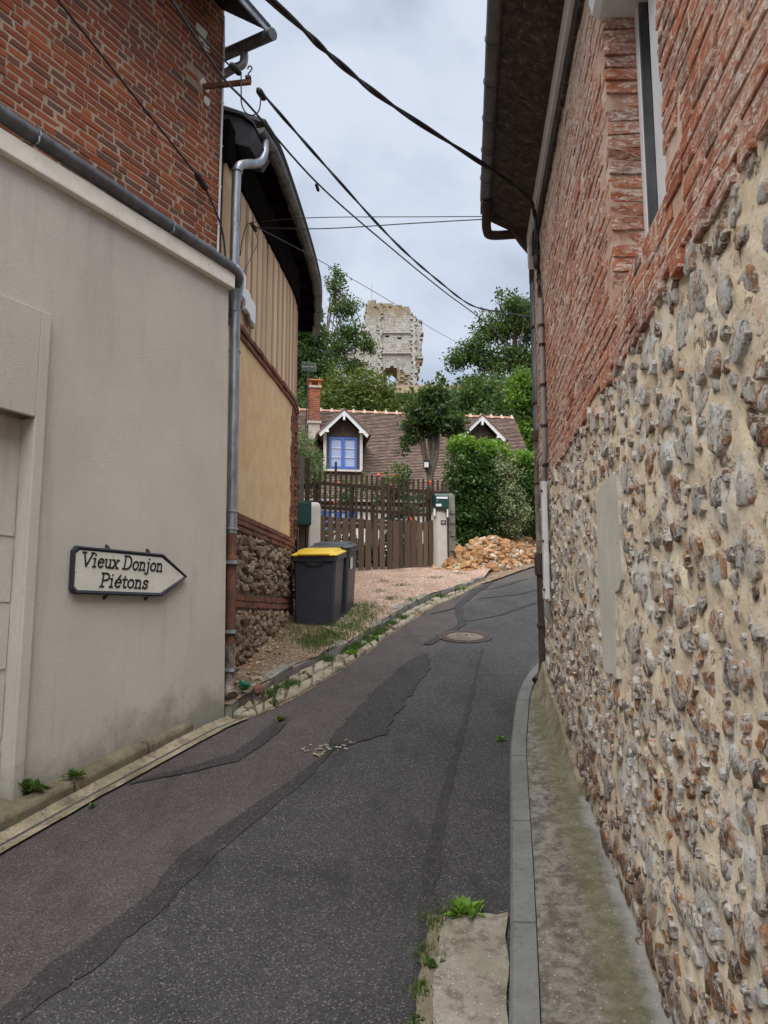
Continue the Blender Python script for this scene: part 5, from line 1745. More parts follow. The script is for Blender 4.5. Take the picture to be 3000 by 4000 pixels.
def gatepost(p, h, w, label, m, name='gate_post'):
    t = thing(name, p, label, 'post', 'posts along the gate')
    mb = MB()
    Rz = Matrix.Rotation(math.atan2(gu.y, gu.x), 3, 'Z')
    vs = []
    c0 = .018
    for z, hw in ((-.2, w), (.25, w * 1.01), (.6, w * .97), (h * .92, w * .96), (h * .975, w * .86), (h, w * .55)):
        for x, y in ((-1 + .2, -1), (1 - .2, -1), (1, -.8), (1, .8), (.8, 1), (-.8, 1), (-1, .8), (-1, -.8)):
            e = .006 * mnoise.noise(Vector((x * 3, y * 3, z * 4 + p[0])))
            vs.append(Vector(p) + Rz @ Vector((x * hw / 2 + e, y * hw / 2 + e, z)))
    mb.add(vs, [(k * 8 + j, k * 8 + (j + 1) % 8, (k + 1) * 8 + (j + 1) % 8, (k + 1) * 8 + j) for k in range(5) for j in range(8)] + [tuple(40 + j for j in range(8))])
    mb.build('shaft', m, t, True)
    return t


gatepost((-1.315, 14.20, 2.97), 1.30, .235, 'chalky white concrete post at the left of the gate, behind the bins', M['post'])
rp_ = gatepost((1.095, 14.98, 2.98), 1.24, .235, 'white concrete gate post carrying the number plate under the mailbox', M['post'])
Rg = Matrix.Rotation(math.atan2(gu.y, gu.x), 3, 'Z')
pl = MB().box(Vector((1.095, 14.98, 3.98)) + gn * .122 + gu * .03, (.105, .012, .085), Rg).build('number_plate', M['ironbrown'], rp_)
mb = MB()


def plate(u0, v0, u1, v1):
    c = Vector((1.095, 14.98, 3.98)) + gn * .1292 + gu * (.03 + (u0 + u1) / 2) + Vector((0, 0, (v0 + v1) / 2))
    mb.box(c, (abs(u1 - u0) + .006, .003, abs(v1 - v0) + .006), Rg)


plate(-.032, -.018, -.032, .022)
plate(-.012, .022, .004, .022)
plate(.004, .0, .004, .022)
plate(-.012, 0, .004, 0)
plate(-.012, -.018, -.012, 0)
plate(-.012, -.018, .004, -.018)
plate(.020, -.018, .020, .012)
mb.build('numerals', M['cream'], pl)
gp2 = gatepost((1.335, 15.22, 2.98), 1.62, .145, 'tall grey concrete fence post just right of the mailbox', M['greypost'], 'fence_post')
mb = MB()
for z in (.45, .75, 1.0, 1.2):
    mb.lathe([(.095, 0), (.098, .006), (.095, .012)], (1.335, 15.22, 2.98 + z), 8)
mb.build('wire_tie', M['ironbrown'], gp2)

bx = thing('mailbox', (1.13, 14.95, 4.24), 'dark green metal mailbox on the right gate post', 'mailbox')
WBx = Wall((.99, 14.84), (math.cos(.06), math.sin(.06)), (math.sin(.06), -math.cos(.06)))
WB2 = lambda mb_, *a: WBx.slab(mb_, *a)
mb = MB()
mb.prism([WBx.p(.0, d_, z_) for d_, z_ in ((-.34, 4.25), (.04, 4.25), (.04, 4.50), (.0, 4.545), (-.34, 4.57))], WBx.u * .275)
mb.build('body', M['boxgreen'], bx, bevel=.006)
WB2(MB(), .02, .255, .0401, .046, 4.265, 4.485).build('door', M['boxgreen'], bx, bevel=.003)
WB2(MB(), .03, .25, .0462, .052, 4.435, 4.475).build('letter_slot', M['white'], bx)
WB2(MB(), .02, .125, .0462, .050, 4.285, 4.335).build('name_label', M['white'], bx)
mb = MB()
mb.tube([WBx.p(.045, .046, 4.395), WBx.p(.045, .052, 4.395)], .014, 10)
mb.build('lock', M['zinc'], bx)
mb = MB()
WB2(mb, -.02, .01, -.1, .02, 4.10, 4.248)
WB2(mb, .235, .262, -.1, .02, 4.08, 4.248)
mb.build('bracket', M['white'], bx)
bx2 = thing('mailbox', (-1.52, 14.05, 3.85), 'dark green metal mailbox left of the white post, beside the brick wall', 'mailbox')
MB().box((-1.50, 13.98, 4.02), (.30, .36, .42), Matrix.Rotation(.2, 3, 'Z')).build('body', M['boxgreen'], bx2, bevel=.008)
MB().box((-1.46, 13.80, 4.02), (.25, .012, .36), Matrix.Rotation(.2, 3, 'Z')).build('door', M['boxgreen'], bx2, bevel=.003)
MB().box((-1.50, 14.05, 3.35), (.09, .09, 1.0)).build('post', M['darkwood'], bx2)
gatepost((-1.72, 14.12, 2.95), 1.65, .14, 'thin grey concrete post behind the left mailbox', M['greypost'], 'fence_post')

# ------------------------------------------------------------------ rubble heap
rub = thing('rubble_heap', (2.2, 15.9, 3.2), 'long heap of ochre broken flint stones beside the lane', 'stone heap')
core = []
NX, NY = 46, 16
RA = [(.92, 14.62), (1.45, 14.30), (2.1, 14.8), (2.95, 16.0), (4.1, 17.5), (5.3, 18.8), (6.6, 20.)]
RBk = [(1.15, 15.35), (1.75, 15.9), (2.3, 16.7), (3.0, 17.9), (4.0, 19.2), (5.0, 20.4), (6.2, 21.4)]
ra, rbk = resample(RA, NX), resample(RBk, NX)


def heap(u, v):
    p = ra[round(u * NX)].lerp(rbk[round(u * NX)], v)
    hgt = (.40 + .26 * min(1, u * 2.2)) * math.sin(min(1., v * 1.25) * math.pi / 2) ** .8 * (1 if v < .85 else 1 - (v - .85) * 2.5)
    if u < .12:
        hgt *= .35 + u / .12 * .65
    hgt *= 1 + .35 * mnoise.noise(Vector((p.x * 1.6, p.y * 1.6, 3)))
    return Vector((p.x, p.y, zr(p.y) - .02 + max(0, hgt)))


MB().grid(NX, NY, heap).build('heap_core', M['core'], rub, True)
items = []
for k in range(2300):
    u, v = rng.random() ** 1.0 * .86, rng.random()
    u = round(u * NX) / NX
    p = heap(u, v) + Vector((rng.uniform(-.06, .06), rng.uniform(-.06, .06), 0))
    sz = rng.choice([.03, .04, .05, .07, .09, .11, .14]) * rng.uniform(.8, 1.2)
    if rng.random() < .03:
        sz *= 2.
    e = Matrix.Rotation(rng.uniform(0, 6.28), 3, 'X') @ Matrix.Rotation(rng.uniform(0, 6.28), 3, 'Z')
    items.append((p + Vector((0, 0, sz * .25)), e, (sz * 1.25, sz * rng.uniform(.7, 1.1), sz * .95)))
pieces('stone', 'small_stones', items, [ico(100 + i, 1, .30, 1.6) for i in range(9)], M['rubble'], rub)
mb = MB()
for k in range(300):
    a = rng.random()
    if k < 230:
        p = ra[int(a * 30)] + Vector((rng.gauss(0, .09), rng.gauss(0, .09), 0))
        p.z = zr(p.y) + .012
        s_ = rng.uniform(.015, .05)
    else:
        p, tt = path_at(TPs, TL, .3 + a * 2.2)
        p = p + Vector((tt.y, -tt.x, 0)) * (abs(rng.gauss(0, .12)) + .02)
        p.z = .2 * p.y + .135
        s_ = rng.uniform(.015, .04)
    vs, fs = ico(200 + k % 6, 1, .3, 1.6)
    mb.add([p + Vector((x * s_ * 1.4, y * s_ * 1.2, z * s_)) for x, y, z in vs], fs)
mb.build('loose_stones', M['rubble'], None, False, 'stuff')
MB().add([Vector((-1.13, 7.05, 1.53)) + Vector(v) * .11 for v in ico(301, 1, .2)[0]], ico(301, 1, .2)[1]).build('broken_stone', M['brown'])
prop(bpy.data.objects['broken_stone'], 'broken red-brown brick lump on the soil beside the green bottle', 'brick')
MB().add([Vector((-1.16, 7.12, 1.62)) + Vector((v[0] * .14, v[1] * .12, v[2] * .05)) for v in ico(302, 1, .2)[0]], ico(302, 1, .2)[1]).build('flat_stone', M['sett'])
prop(bpy.data.objects['flat_stone'], 'flat pale stone lying on the red-brown brick lump', 'stone')

# ------------------------------------------------------------------ tiled cottage
th = R_(8.5)
hx, hy = Vector((math.cos(th), math.sin(th), 0)), Vector((-math.sin(th), math.cos(th), 0))
HO = Vector((-1.3, 25.2, 0))
WH = Wall((HO.x, HO.y), (hx.x, hx.y), (-hy.x, -hy.y))
Hp = lambda a, b, z: HO + hx * a + hy * b + Vector((0, 0, z))
RH = frame_R(hx, -hy)
cot = thing('tiled_cottage', Hp(1, 2, 3.9), 'low white cottage with a steep brown tiled roof behind the fence', 'house')
EZ, RZ, RB_ = 6.05, 9.91, 3.51
A_L, A_R = -7.5, 7.06
mb = MB()
mb.hexa([Hp(A_L, .3, 3.4), Hp(A_R - .15, .3, 3.4), Hp(A_R - .15, 6.6, 3.4), Hp(A_L, 6.6, 3.4), Hp(A_L, .3, 6.2), Hp(A_R - .15, .3, 6.2), Hp(A_R - .15, 6.6, 6.2), Hp(A_L, 6.6, 6.2)])
mb.prism([Hp(A_R - .15, .3, 6.19), Hp(A_R - .15, 6.7, 6.19), Hp(A_R - .15, 3.5, 9.7)], hx * -.3)
mb.build('wall', M['wallwhite'], cot)
slope = math.atan2(RZ - EZ, RB_)
cs, sn_ = math.cos(slope), math.sin(slope)
rlen = math.hypot(RZ - EZ, RB_)
rf = MB()
up_ = Vector(-hy * -1 * cs) + Vector((0, 0, sn_))
up_ = hy * cs + Vector((0, 0, sn_))
nr_ = -hy * sn_ + Vector((0, 0, cs))
o0 = Hp(0, 0, EZ)
rp3 = lambda a, l, h: o0 + hx * a + up_ * l + nr_ * h
rf.hexa([rp3(A_L, -.05, -.10), rp3(A_R, -.05, -.10), rp3(A_R, rlen, -.10), rp3(A_L, rlen, -.10), rp3(A_L, -.05, -.012), rp3(A_R, -.05, -.012), rp3(A_R, rlen, -.012), rp3(A_L, rlen, -.012)])
bk = lambda a, b, z: Hp(a, 2 * RB_ - b, z)
rf.hexa([bk(A_L, 0, EZ - .1), bk(A_R, 0, EZ - .1), Hp(A_R, RB_, RZ - .12), Hp(A_L, RB_, RZ - .12), bk(A_L, 0, EZ), bk(A_R, 0, EZ), Hp(A_R, RB_, RZ - .02), Hp(A_L, RB_, RZ - .02)])
roof = rf.build('roof', M['tiles'], cot)
mb = MB()
exp_ = .092
nrow = int(rlen / exp_)
for r_i in range(nrow):
    l0 = r_i * exp_ - .05
    a = A_L + (.085 if r_i % 2 else 0)
    while a < A_R - .02:
        w = .165
        a1 = min(a + w, A_R)
        # leave the dormers free
        free = True
        for ac, hw in ((0, .62), (4.88, .62)):
            zt = EZ + l0 * sn_
            if abs((a + a1) / 2 - ac) < hw and 7.10 < zt < 8.3:
                free = False
        if a > -4.6 and free:
            e = rng.uniform(-.004, .006)
            h0, h1 = .050 + e, .006 + e * .3
            mb.add([rp3(a, l0, h0 - .016), rp3(a1 - .006, l0, h0 - .016), rp3(a1 - .006, l0 + exp_ + .03, h1), rp3(a, l0 + exp_ + .03, h1), rp3(a, l0, h0), rp3(a1 - .006, l0, h0 + rng.uniform(-.002, .002))],
                   [(4, 5, 2, 3), (0, 1, 5, 4), (0, 4, 3), (1, 2, 5)])
        a = a1
mb.build('roof_tiles', M['tiles'], roof, kind='stuff')
for a in np.arange(-4.8, A_R - .3, .42):
    a = float(a)
    mb = MB()
    n_ = 6
    vs = []
    for k, rr in ((0, .105), (1, .10)):
        for j in range(n_ + 1):
            an = math.pi * j / n_
            vs.append(Hp(a + .40 * k, RB_ - .11 * math.cos(an), RZ - .035 + rr * math.sin(an)))
    mb.add(vs, [(j, j + 1, n_ + 2 + j, n_ + 1 + j) for j in range(n_)] + [tuple(range(n_ + 1)), tuple(range(2 * n_ + 1, n_, -1))])
    rt = mb.build('ridge_tile', M['ridge'], roof)
    MB().add([Hp(a + .41 + q * .5, RB_ - c_ * .5, RZ - .05 + z_) for q, c_, z_ in ((-.13, .27, 0), (.13, .27, 0), (.13, -.27, 0), (-.13, -.27, 0), (-.05, .08, .17), (.05, .08, .17), (.05, -.08, .17), (-.05, -.08, .17))],
             [(0, 1, 5, 4), (1, 2, 6, 5), (2, 3, 7, 6), (3, 0, 4, 7), (4, 5, 6, 7)]).build('mortar_fillet', M['ridgemortar'], roof)
WH.slab(MB(), A_L, A_R, .02, .10, EZ - .14, EZ - .06).build('gutter', M['greypvc'], cot)


def dormer(ac, shift=0.):
    fd = .75      # depth of the dormer face behind the eaves line
    dm = thing('dormer', Hp(ac, fd, 7.1))
    dm.parent = cot
    dm.location = Hp(ac, fd, 7.1) - ORG[cot]
    f = lambda a, d, z: Hp(ac + a, fd - d, z)
    sl = lambda mb_, a0, a1, d0, d1, z0, z1: WH.slab(mb_, ac + a0, ac + a1, -fd + d0, -fd + d1, z0, z1)
    mb = MB()
    sl(mb, -.60, .60, -1.6, -.06, 7.05, 8.36)
    mb.prism([f(-.72, -.06, 8.361), f(.72, -.06, 8.361), f(0, -.06, 9.0)], hy * 2.2)
    mb.build('cheek', M['tiles'], dm)
    mb = MB()
    sl(mb, -.575, -.483, -.06, .03, 7.15, 8.36)
    sl(mb, .483, .575, -.06, .03, 7.15, 8.36)
    sl(mb, -.575, .575, -.06, .028, 8.28, 8.42)
    mb.prism([f(-.06, .025, 8.42), f(.06, .025, 8.42), f(.05, .025, 8.92), f(-.05, .025, 8.92)], hy * .08)
    mb.prism([f(-.55, .02, 8.42), f(-.45, .02, 8.42), f(-.08, .02, 8.86), f(-.08, .02, 8.95)], hy * .07)
    mb.prism([f(.45, .02, 8.42), f(.55, .02, 8.42), f(.08, .02, 8.95), f(.08, .02, 8.86)], hy * .07)
    mb.prism([f(-.62, .0, 8.421), f(.62, .0, 8.421), f(0, .0, 8.96)], hy * .05)
    mb.build('timber_frame', M['darkwood'], dm)
    mb = MB()
    sl(mb, -.675, -.577, -.06, .035, 7.12, 8.40)
    sl(mb, .577, .675, -.06, .035, 7.12, 8.40)
    sl(mb, -.67, .67, -.06, .07, 7.06, 7.13)
    mb.build('jamb_board', M['oldwhite'], dm)
    wn_ = MB()
    sl(wn_, -.48, -.405, -.05, .012, 7.16, 8.27)
    sl(wn_, .405, .48, -.05, .012, 7.16, 8.27)
    sl(wn_, -.405, .405, -.05, .012, 7.16, 7.24)
    sl(wn_, -.405, .405, -.05, .012, 8.20, 8.27)
    sl(wn_, -.06, .06, -.05, .018, 7.24, 8.20)
    wn_ = wn_.build('window', M['blue'], dm)
    mb = MB()
    for x0, x1 in ((-.405, -.06), (.06, .405)):
        for z in (7.55, 7.87):
            sl(mb, x0, x1, -.03, -.005, z, z + .018)
    for x0, x1 in ((-.405, -.06), (.06, .405)):
        sl(MB(), x0, x1, -.045, -.035, 7.24, 8.20).build('pane', M['glass'], dm)
    mb.build('glazing_bar', M['white'], dm)
    for sgn in (-1, 1):
        mb = MB()
        p = [f(0, .32, 9.16), f(sgn * .86, .32, 8.32), f(sgn * .80, .32, 8.20), f(0, .32, 9.00)]
        mb.prism(p, hy * .045)
        mb.prism([f(sgn * .52, .325, 8.36), f(sgn * .84, .325, 8.36), f(sgn * .84, .325, 8.44), f(sgn * .52, .325, 8.44)][::1], hy * .06)
        mb.build('bargeboard', M['white'], dm)
        r2 = MB().hexa([f(0, .36, 9.17), f(sgn * .93, .36, 8.26), f(sgn * .93, -2.0, 8.26), f(0, -2.4, 9.17), f(0, .36, 9.225), f(sgn * .95, .36, 8.30), f(sgn * .95, -2.0, 8.30), f(0, -2.4, 9.225)]).build('dormer_roof', M['tiles'], dm)
    MB().prism([f(-.035, .335, 8.80), f(.035, .335, 8.80), f(.04, .335, 9.05), f(-.04, .335, 9.05)], hy * .08).build('finial', M['white'], dm)
    return dm


dormer(0)
dormer(4.88)
# windows and door seen through the pickets
for a, w, m in ((-.55, .66, 'blue'), (1.25, .0, 'blue'), (4.4, .9, 'darkwood')):
    if w:
        fr = WH.slab(MB(), a, a + w, -.3, -.26, 5.0, 5.6).build('window', M[m], cot)
        for q in (0, .5):
            WH.slab(MB(), a + w * q + .07, a + w * (q + .5) - .05, -.2599, -.25, 5.06, 5.54).build('pane', M['glass'], fr)
mb = MB()
for a in (-.83, .13):
    WH.slab(mb, a, a + .26, -.3, -.25, 4.98, 5.62)
mb.build('shutter', M['blue'], cot)
mb = MB()
for a in (-2.4, .9, 2.2, 3.4, 5.6):
    WH.slab(mb, a, a + .14, -.3, -.27, 3.6, 6.0)
WH.slab(mb, A_L, A_R - .2, -.3, -.268, 5.82, 5.98)
mb.build('wall_timber', M['darkwood'], cot)
# chimney
CC = Hp(-.92, 2.45, 0)
chz0, chz1 = 8.80, 10.42
ch = MB().box(CC + Vector((0, 0, (chz0 + chz1) / 2 - .2)), (.40, .52, chz1 - chz0 + .4), Matrix.Rotation(th, 3, 'Z')).build('chimney', M['ridgemortar'], cot)
items = []
z = chz0 + .42
r_i = 0
while z < chz1 - .03:
    for u_, n_2, w0, dd in ((hx, -hy, .42, .27), (hy, hx, .54, .21), (hy, -hx, .54, .21)):
        t = -w0 / 2 + (0 if r_i % 2 else -.0)
        first = True
        while t < w0 / 2 - .03:
            ln = .10 if (first and r_i % 2) else .205
            ln = min(ln, w0 / 2 - t)
            items.append((CC + u_ * (t + ln / 2) + n_2 * (dd - .018) + Vector((0, 0, z)), frame_R(u_, n_2), (ln - .012, .04, .058)))
            t += ln
            first = False
    z += .072
    r_i += 1
pieces('brick', 'chimney_bricks', items, [bevel_brick(120 + i) for i in range(4)], M['brick'], ch, cap=150)
mb = MB()
mb.box(CC + Vector((0, 0, chz0 + .33)), (.50, .62, .09), Matrix.Rotation(th, 3, 'Z'))
mb.box(CC + Vector((0, 0, chz1 + .04)), (.50, .62, .08), Matrix.Rotation(th, 3, 'Z'))
mb.build('band', M['ridgemortar'], ch)
mb = MB()
for sx in (-.17, .17):
    for sy in (-.22, .22):
        mb.box(CC + hx * sx + hy * sy + Vector((0, 0, chz1 + .17)), (.10, .10, .18), Matrix.Rotation(th, 3, 'Z'))
mb.box(CC + Vector((0, 0, chz1 + .285)), (.56, .68, .05), Matrix.Rotation(th, 3, 'Z'))
mb.build('cap', M['terracotta'], ch)
an = thing('tv_antenna', CC + hx * -.32 + hy * -.3 + Vector((0, 0, 8.2)), 'dark television antenna mast leaning up beside the brick chimney', 'antenna')
A0 = CC + hx * -.36 + hy * -.35 + Vector((0, 0, 7.4))
A1 = CC + hx * -.22 + hy * -.33 + Vector((0, 0, 11.3))
MB().tube([A0, A1], .022, 8).build('mast', M['black'], an, True)
mb = MB()
mb.tube([A1 + hx * -.26 + Vector((0, 0, -.12)), A1 + hx * .26 + Vector((0, 0, -.12))], .009, 6)
for k in range(8):
    q = A1 + hx * (-.25 + .0715 * k) + Vector((0, 0, -.12))
    mb.tube([q + Vector((0, 0, -.19)), q + Vector((0, 0, .17))], .007, 5)
mb.build('elements', M['metal'], an)

# ------------------------------------------------------------------ ruined keep
OUT = [(-7.4, 46), (-7.4, 51.6), (-7.3, 54.8), (-5.6, 55.1), (-5.2, 58.6), (-4.1, 61.6), (-3.8, 63.8), (-3.4, 65.0), (-2.9, 66.0), (-2.1, 66.1), (-1.5, 65.4), (-.2, 65.2), (1.6, 65.0), (4.4, 64.6), (5.3, 64.1), (5.6, 62.9), (6.0, 62.6), (6.6, 62.5), (7.4, 61.6), (7.7, 60.3), (7.7, 58.6), (7.4, 56.6), (7.6, 54.4), (7.5, 53.4), (7.3, 52.5), (7.1, 51.5), (6.8, 50.3), (6.8, 46)]


def inside(x, z):
    c = False
    n = len(OUT)
    for i in range(n):
        (x0, z0), (x1, z1) = OUT[i], OUT[(i + 1) % n]
        if (z0 > z) != (z1 > z) and x < (x1 - x0) * (z - z0) / (z1 - z0) + x0:
            c = not c
    return c


def in_arch(x, z):
    w = 1.35
    return abs(x - 1.25) < w and (z < 50.2 or math.hypot((x - 1.25) / w, (z - 50.2) / 1.75) < 1)


kp = thing('ruined_keep', (1, 151, 48), 'ruined pale stone castle keep with a broken arch on the wooded hill', 'ruin')
mb, mc, mo = MB(), MB(), MB()
z = 46.2
r_i = 0
while z < 66.2:
    h = rng.choice([.34, .38, .42])
    x = -7.6 + (.0 if r_i % 2 else .3)
    while x < 7.9:
        w = rng.uniform(.45, .95)
        xc, zc = x + w / 2, z + h / 2
        jx, jz = rng.uniform(-.06, .06), rng.uniform(-.06, .06)
        if inside(xc + jx, zc + jz) and not in_arch(xc, zc):
            # flat buttress strips stand proud, the middle bay is set back
            pil = (-1.15 < xc < -.45) or (5.55 < xc < 6.45)
            bay = -.45 <= xc <= 5.55
            y0 = 150 + (-.30 if pil else (.25 if bay and zc < 54.6 else .12 if bay and zc < 58.9 else 0.))
            ragged = (zc > 64.2 and rng.random() < .25) or (xc > 6.5 and zc < 53.5) or (1.3 < xc < 5.2 and zc < 51.9 - (xc - 2.2) * .55 and xc > 2.3)
            hole = any(abs(xc - a) < .33 and abs(zc - b) < .2 for a, b in ((.72, 58.06), (3.03, 57.84), (5.3, 57.53)))
            yb = y0 + (1.3 if hole else rng.uniform(.05, .45) if ragged else 0)
            mc.box((xc, yb + 1.3, zc), (w + .004, 2.5, h + .004))
            if not hole and not ragged:
                mb.box((xc, y0 + .02 + rng.uniform(-.015, .015), zc), (w - .03, .22, h - .03))
            elif ragged:
                mo.box((xc, yb + .02 + rng.uniform(-.1, .1), zc), (w - .08, .35, h - .08), Matrix.Rotation(rng.gauss(0, .12), 3, 'Y'))
        x += w
    z += h
    r_i += 1
mc.build('wall_core', M['core'], kp)
mb.build('ashlar', M['limestone'], kp, kind='stuff')
mo.build('exposed_rubble', M['core'], kp, kind='stuff')
mb = MB()
for z, x0, x1 in ((58.95, -.45, 5.55), (54.65, -.45, 5.55)):
    mb.box(((x0 + x1) / 2, 149.95, z), (x1 - x0, .5, .22))
mb.build('string_course', M['limestone'], kp)
mb = MB()
n_ = 14
vs = []
for j in range(n_ + 1):
    a = math.pi * j / n_
    for yy in (150.3, 156.):
        vs.append(Vector((1.25 + 1.36 * math.cos(a), yy, 50.2 + 1.78 * math.sin(a))))
mb.add(vs, [(2 * j, 2 * j + 2, 2 * j + 3, 2 * j + 1) for j in range(n_)])
mb.hexa([(2.58, 150.6, 46), (3.4, 150.6, 46), (3.4, 156, 46), (2.58, 156, 46), (2.58, 150.6, 50.3), (3.4, 150.6, 50.3), (3.4, 156, 50.3), (2.58, 156, 50.3)])
mb.build('arch_vault', M['core'], kp)
MB().tube([(-2.52, 150.5, 65.9), (-2.53, 150.5, 70.0)], [.06, .03], 6).build('lightning_rod', M['metal'], kp)

# ------------------------------------------------------------------ vegetation
def leaf_arrays(P, size, up=.35, asp=.55, droop=.3):
    n = len(P)
    a = nrg.normal(size=(n, 3))
    a[:, 2] -= droop
    a /= np.linalg.norm(a, axis=1, keepdims=True)
    nn = nrg.normal(size=(n, 3))
    nn[:, 2] += up * 3
    b = np.cross(a, nn)
    b /= np.linalg.norm(b, axis=1, keepdims=True) + 1e-9
    c = np.cross(b, a)
    s = size * nrg.uniform(.6, 1.3, size=(n, 1))
    V = np.empty((n, 4, 3))
    V[:, 0] = P - a * s * .5
    V[:, 1] = P + b * s * asp * .5 - c * s * .08 + a * s * .05
    V[:, 2] = P + a * s * .5 - c * s * .10
    V[:, 3] = P - b * s * asp * .5 - c * s * .08 + a * s * .05
    F = np.arange(n * 4).reshape(n, 4)
    F = np.concatenate([F[:, [0, 1, 2]], F[:, [0, 2, 3]]], axis=0)
    return V.reshape(-1, 3), F


def leaves(name, P, size, m, parent, kind=None, **k):
    V, F = leaf_arrays(np.asarray(P), size, **k)
    return np_mesh(name, V, F, m, parent, kind)


def blob_points(blobs, n, shell=.55):
    wts = np.array([r[0] * r[1] * r[2] for _, r in blobs]) ** .8
    wts /= wts.sum()
    idx = nrg.choice(len(blobs), size=n, p=wts)
    d = nrg.normal(size=(n, 3))
    d /= np.linalg.norm(d, axis=1, keepdims=True)
    rr = (shell + (1 - shell) * nrg.random(n)) ** 1
    rr *= 1 + nrg.normal(0, .10, n)
    C = np.array([b[0] for b in blobs])[idx]
    Rr = np.array([b[1] for b in blobs])[idx]
    return C + d * Rr * rr[:, None]


def tree(name, label, cat, base, trunk, blobs, ncl, per, lsize, clr, m, r0, group=None, shell=.35, limbs=9, twig=.012, asp=.55, bark='bark', extra=None):
    t = thing(name, base, label, cat, group)
    C = blob_points(blobs, ncl, shell)
    tp = smooth_path([Vector(p) for p in trunk], 14)
    mb = MB()
    mb.tube(tp, [r0 * (1 - .62 * i / 14) for i in range(15)], 9)
    nodes = []
    sel = nrg.choice(ncl, size=min(limbs, ncl), replace=False)
    for s_i in sel:
        e = Vector(C[s_i])
        k = int(6 + 8 * nrg.random())
        s0 = tp[min(14, k)]
        mid = s0.lerp(e, .5) + Vector((nrg.normal(0, .08), nrg.normal(0, .08), .12)) * (e - s0).length
        P = smooth_path([s0, mid, e], 8)
        rr = r0 * .42
        mb.tube(P, [rr * (1 - .8 * i / 8) + twig * .5 for i in range(9)], 6)
        nodes += P[2:]
    nodes += tp[8:]
    NA = np.array([tuple(q) for q in nodes])
    for c in C:
        q = NA[np.argmin(((NA - c) ** 2).sum(1))]
        qv, cv = Vector(q), Vector(c)
        if (cv - qv).length > .02:
            mb.tube([qv, qv.lerp(cv, .55) + Vector((0, 0, .06 * (cv - qv).length)), cv], [twig, twig * .7, twig * .35], 4, cap=False)
    mb.build('trunk', M[bark], t, True)
    n = ncl * per
    P = np.repeat(C, per, axis=0) + nrg.normal(size=(n, 3)) * clr * np.array([1, 1, .75])
    leaves('crown', P, lsize, M[m], t, asp=asp)
    if extra:
        for (nm, mm, frac, rise) in extra:
            kk = int(n * frac)
            ii = nrg.choice(ncl, size=kk)
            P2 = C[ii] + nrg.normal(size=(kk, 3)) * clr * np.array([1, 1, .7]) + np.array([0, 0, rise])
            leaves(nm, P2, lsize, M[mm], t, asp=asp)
    return t


def shrub(name, label, cat, base, blobs, n, lsize, m, group=None, shell=.45, stems=7, extra=None, up=.35, asp=.5, lump=0., droop=.1):
    t = thing(name, base, label, cat, group)
    mb = MB()
    for k in range(stems):
        e = Vector(blob_points(blobs, 1, .3)[0])
        b0 = Vector(base) + Vector((nrg.normal(0, .12), nrg.normal(0, .12), -.05))
        mb.tube(smooth_path([b0, b0.lerp(e, .5) + Vector((0, 0, .1)), e], 6), [.022, .02, .018, .016, .013, .01, .006], 5)
    mb.build('stems', M['bark'], t, True)
    P = blob_points(blobs, n, shell)
    if lump:
        nc = max(6, n // 90)
        C = blob_points(blobs, nc, .75)
        P2 = C[nrg.choice(nc, size=n)] + nrg.normal(size=(n, 3)) * lump
        P = np.concatenate([P[: n // 2], P2[: n - n // 2]])
    leaves('foliage', P, lsize, M[m], t, up=up, asp=asp, droop=droop)
    if extra:
        for nm, mm, bl, nn2, ls in extra:
            leaves(nm, blob_points(bl, nn2, .6), ls, M[mm], t, up=up, asp=asp, droop=droop - .4)
    return t


# garden tree over the gate
tree('fruit_tree', 'small leaning garden tree with a round dark crown above the fence', 'tree', (1.02, 18.0, 3.25), [(1.02, 18.0, 3.2), (1.05, 18.0, 4.6), (1.12, 18.0, 5.45), (1.27, 18.0, 6.0), (1.25, 18.05, 6.5)],
     [((1.10, 18.0, 7.25), (.58, .55, .5)), ((1.65, 18.0, 6.72), (.42, .45, .30)), ((.66, 18.0, 6.5), (.34, .42, .46)), ((1.1, 18, 6.75), (.62, .6, .42)), ((1.35, 18, 7.6), (.25, .3, .22)), ((.85, 18, 7.0), (.4, .4, .35))], 190, 20, .125, .085, 'l_dark', .085, shell=.3, limbs=10, twig=.012, asp=.6, extra=[('young_leaves', 'l_mid', .22, .05)])
ln_ = thing('garden_lamp', (.98, 17.9, 5.6), 'small black and white lamp fixed on the leaning garden tree', 'lamp')
MB().box((1.0, 17.86, 5.72), (.13, .10, .22)).build('housing', M['black'], ln_, bevel=.01)
MB().box((1.0, 17.805, 5.70), (.10, .012, .12)).build('lens', M['white'], ln_)

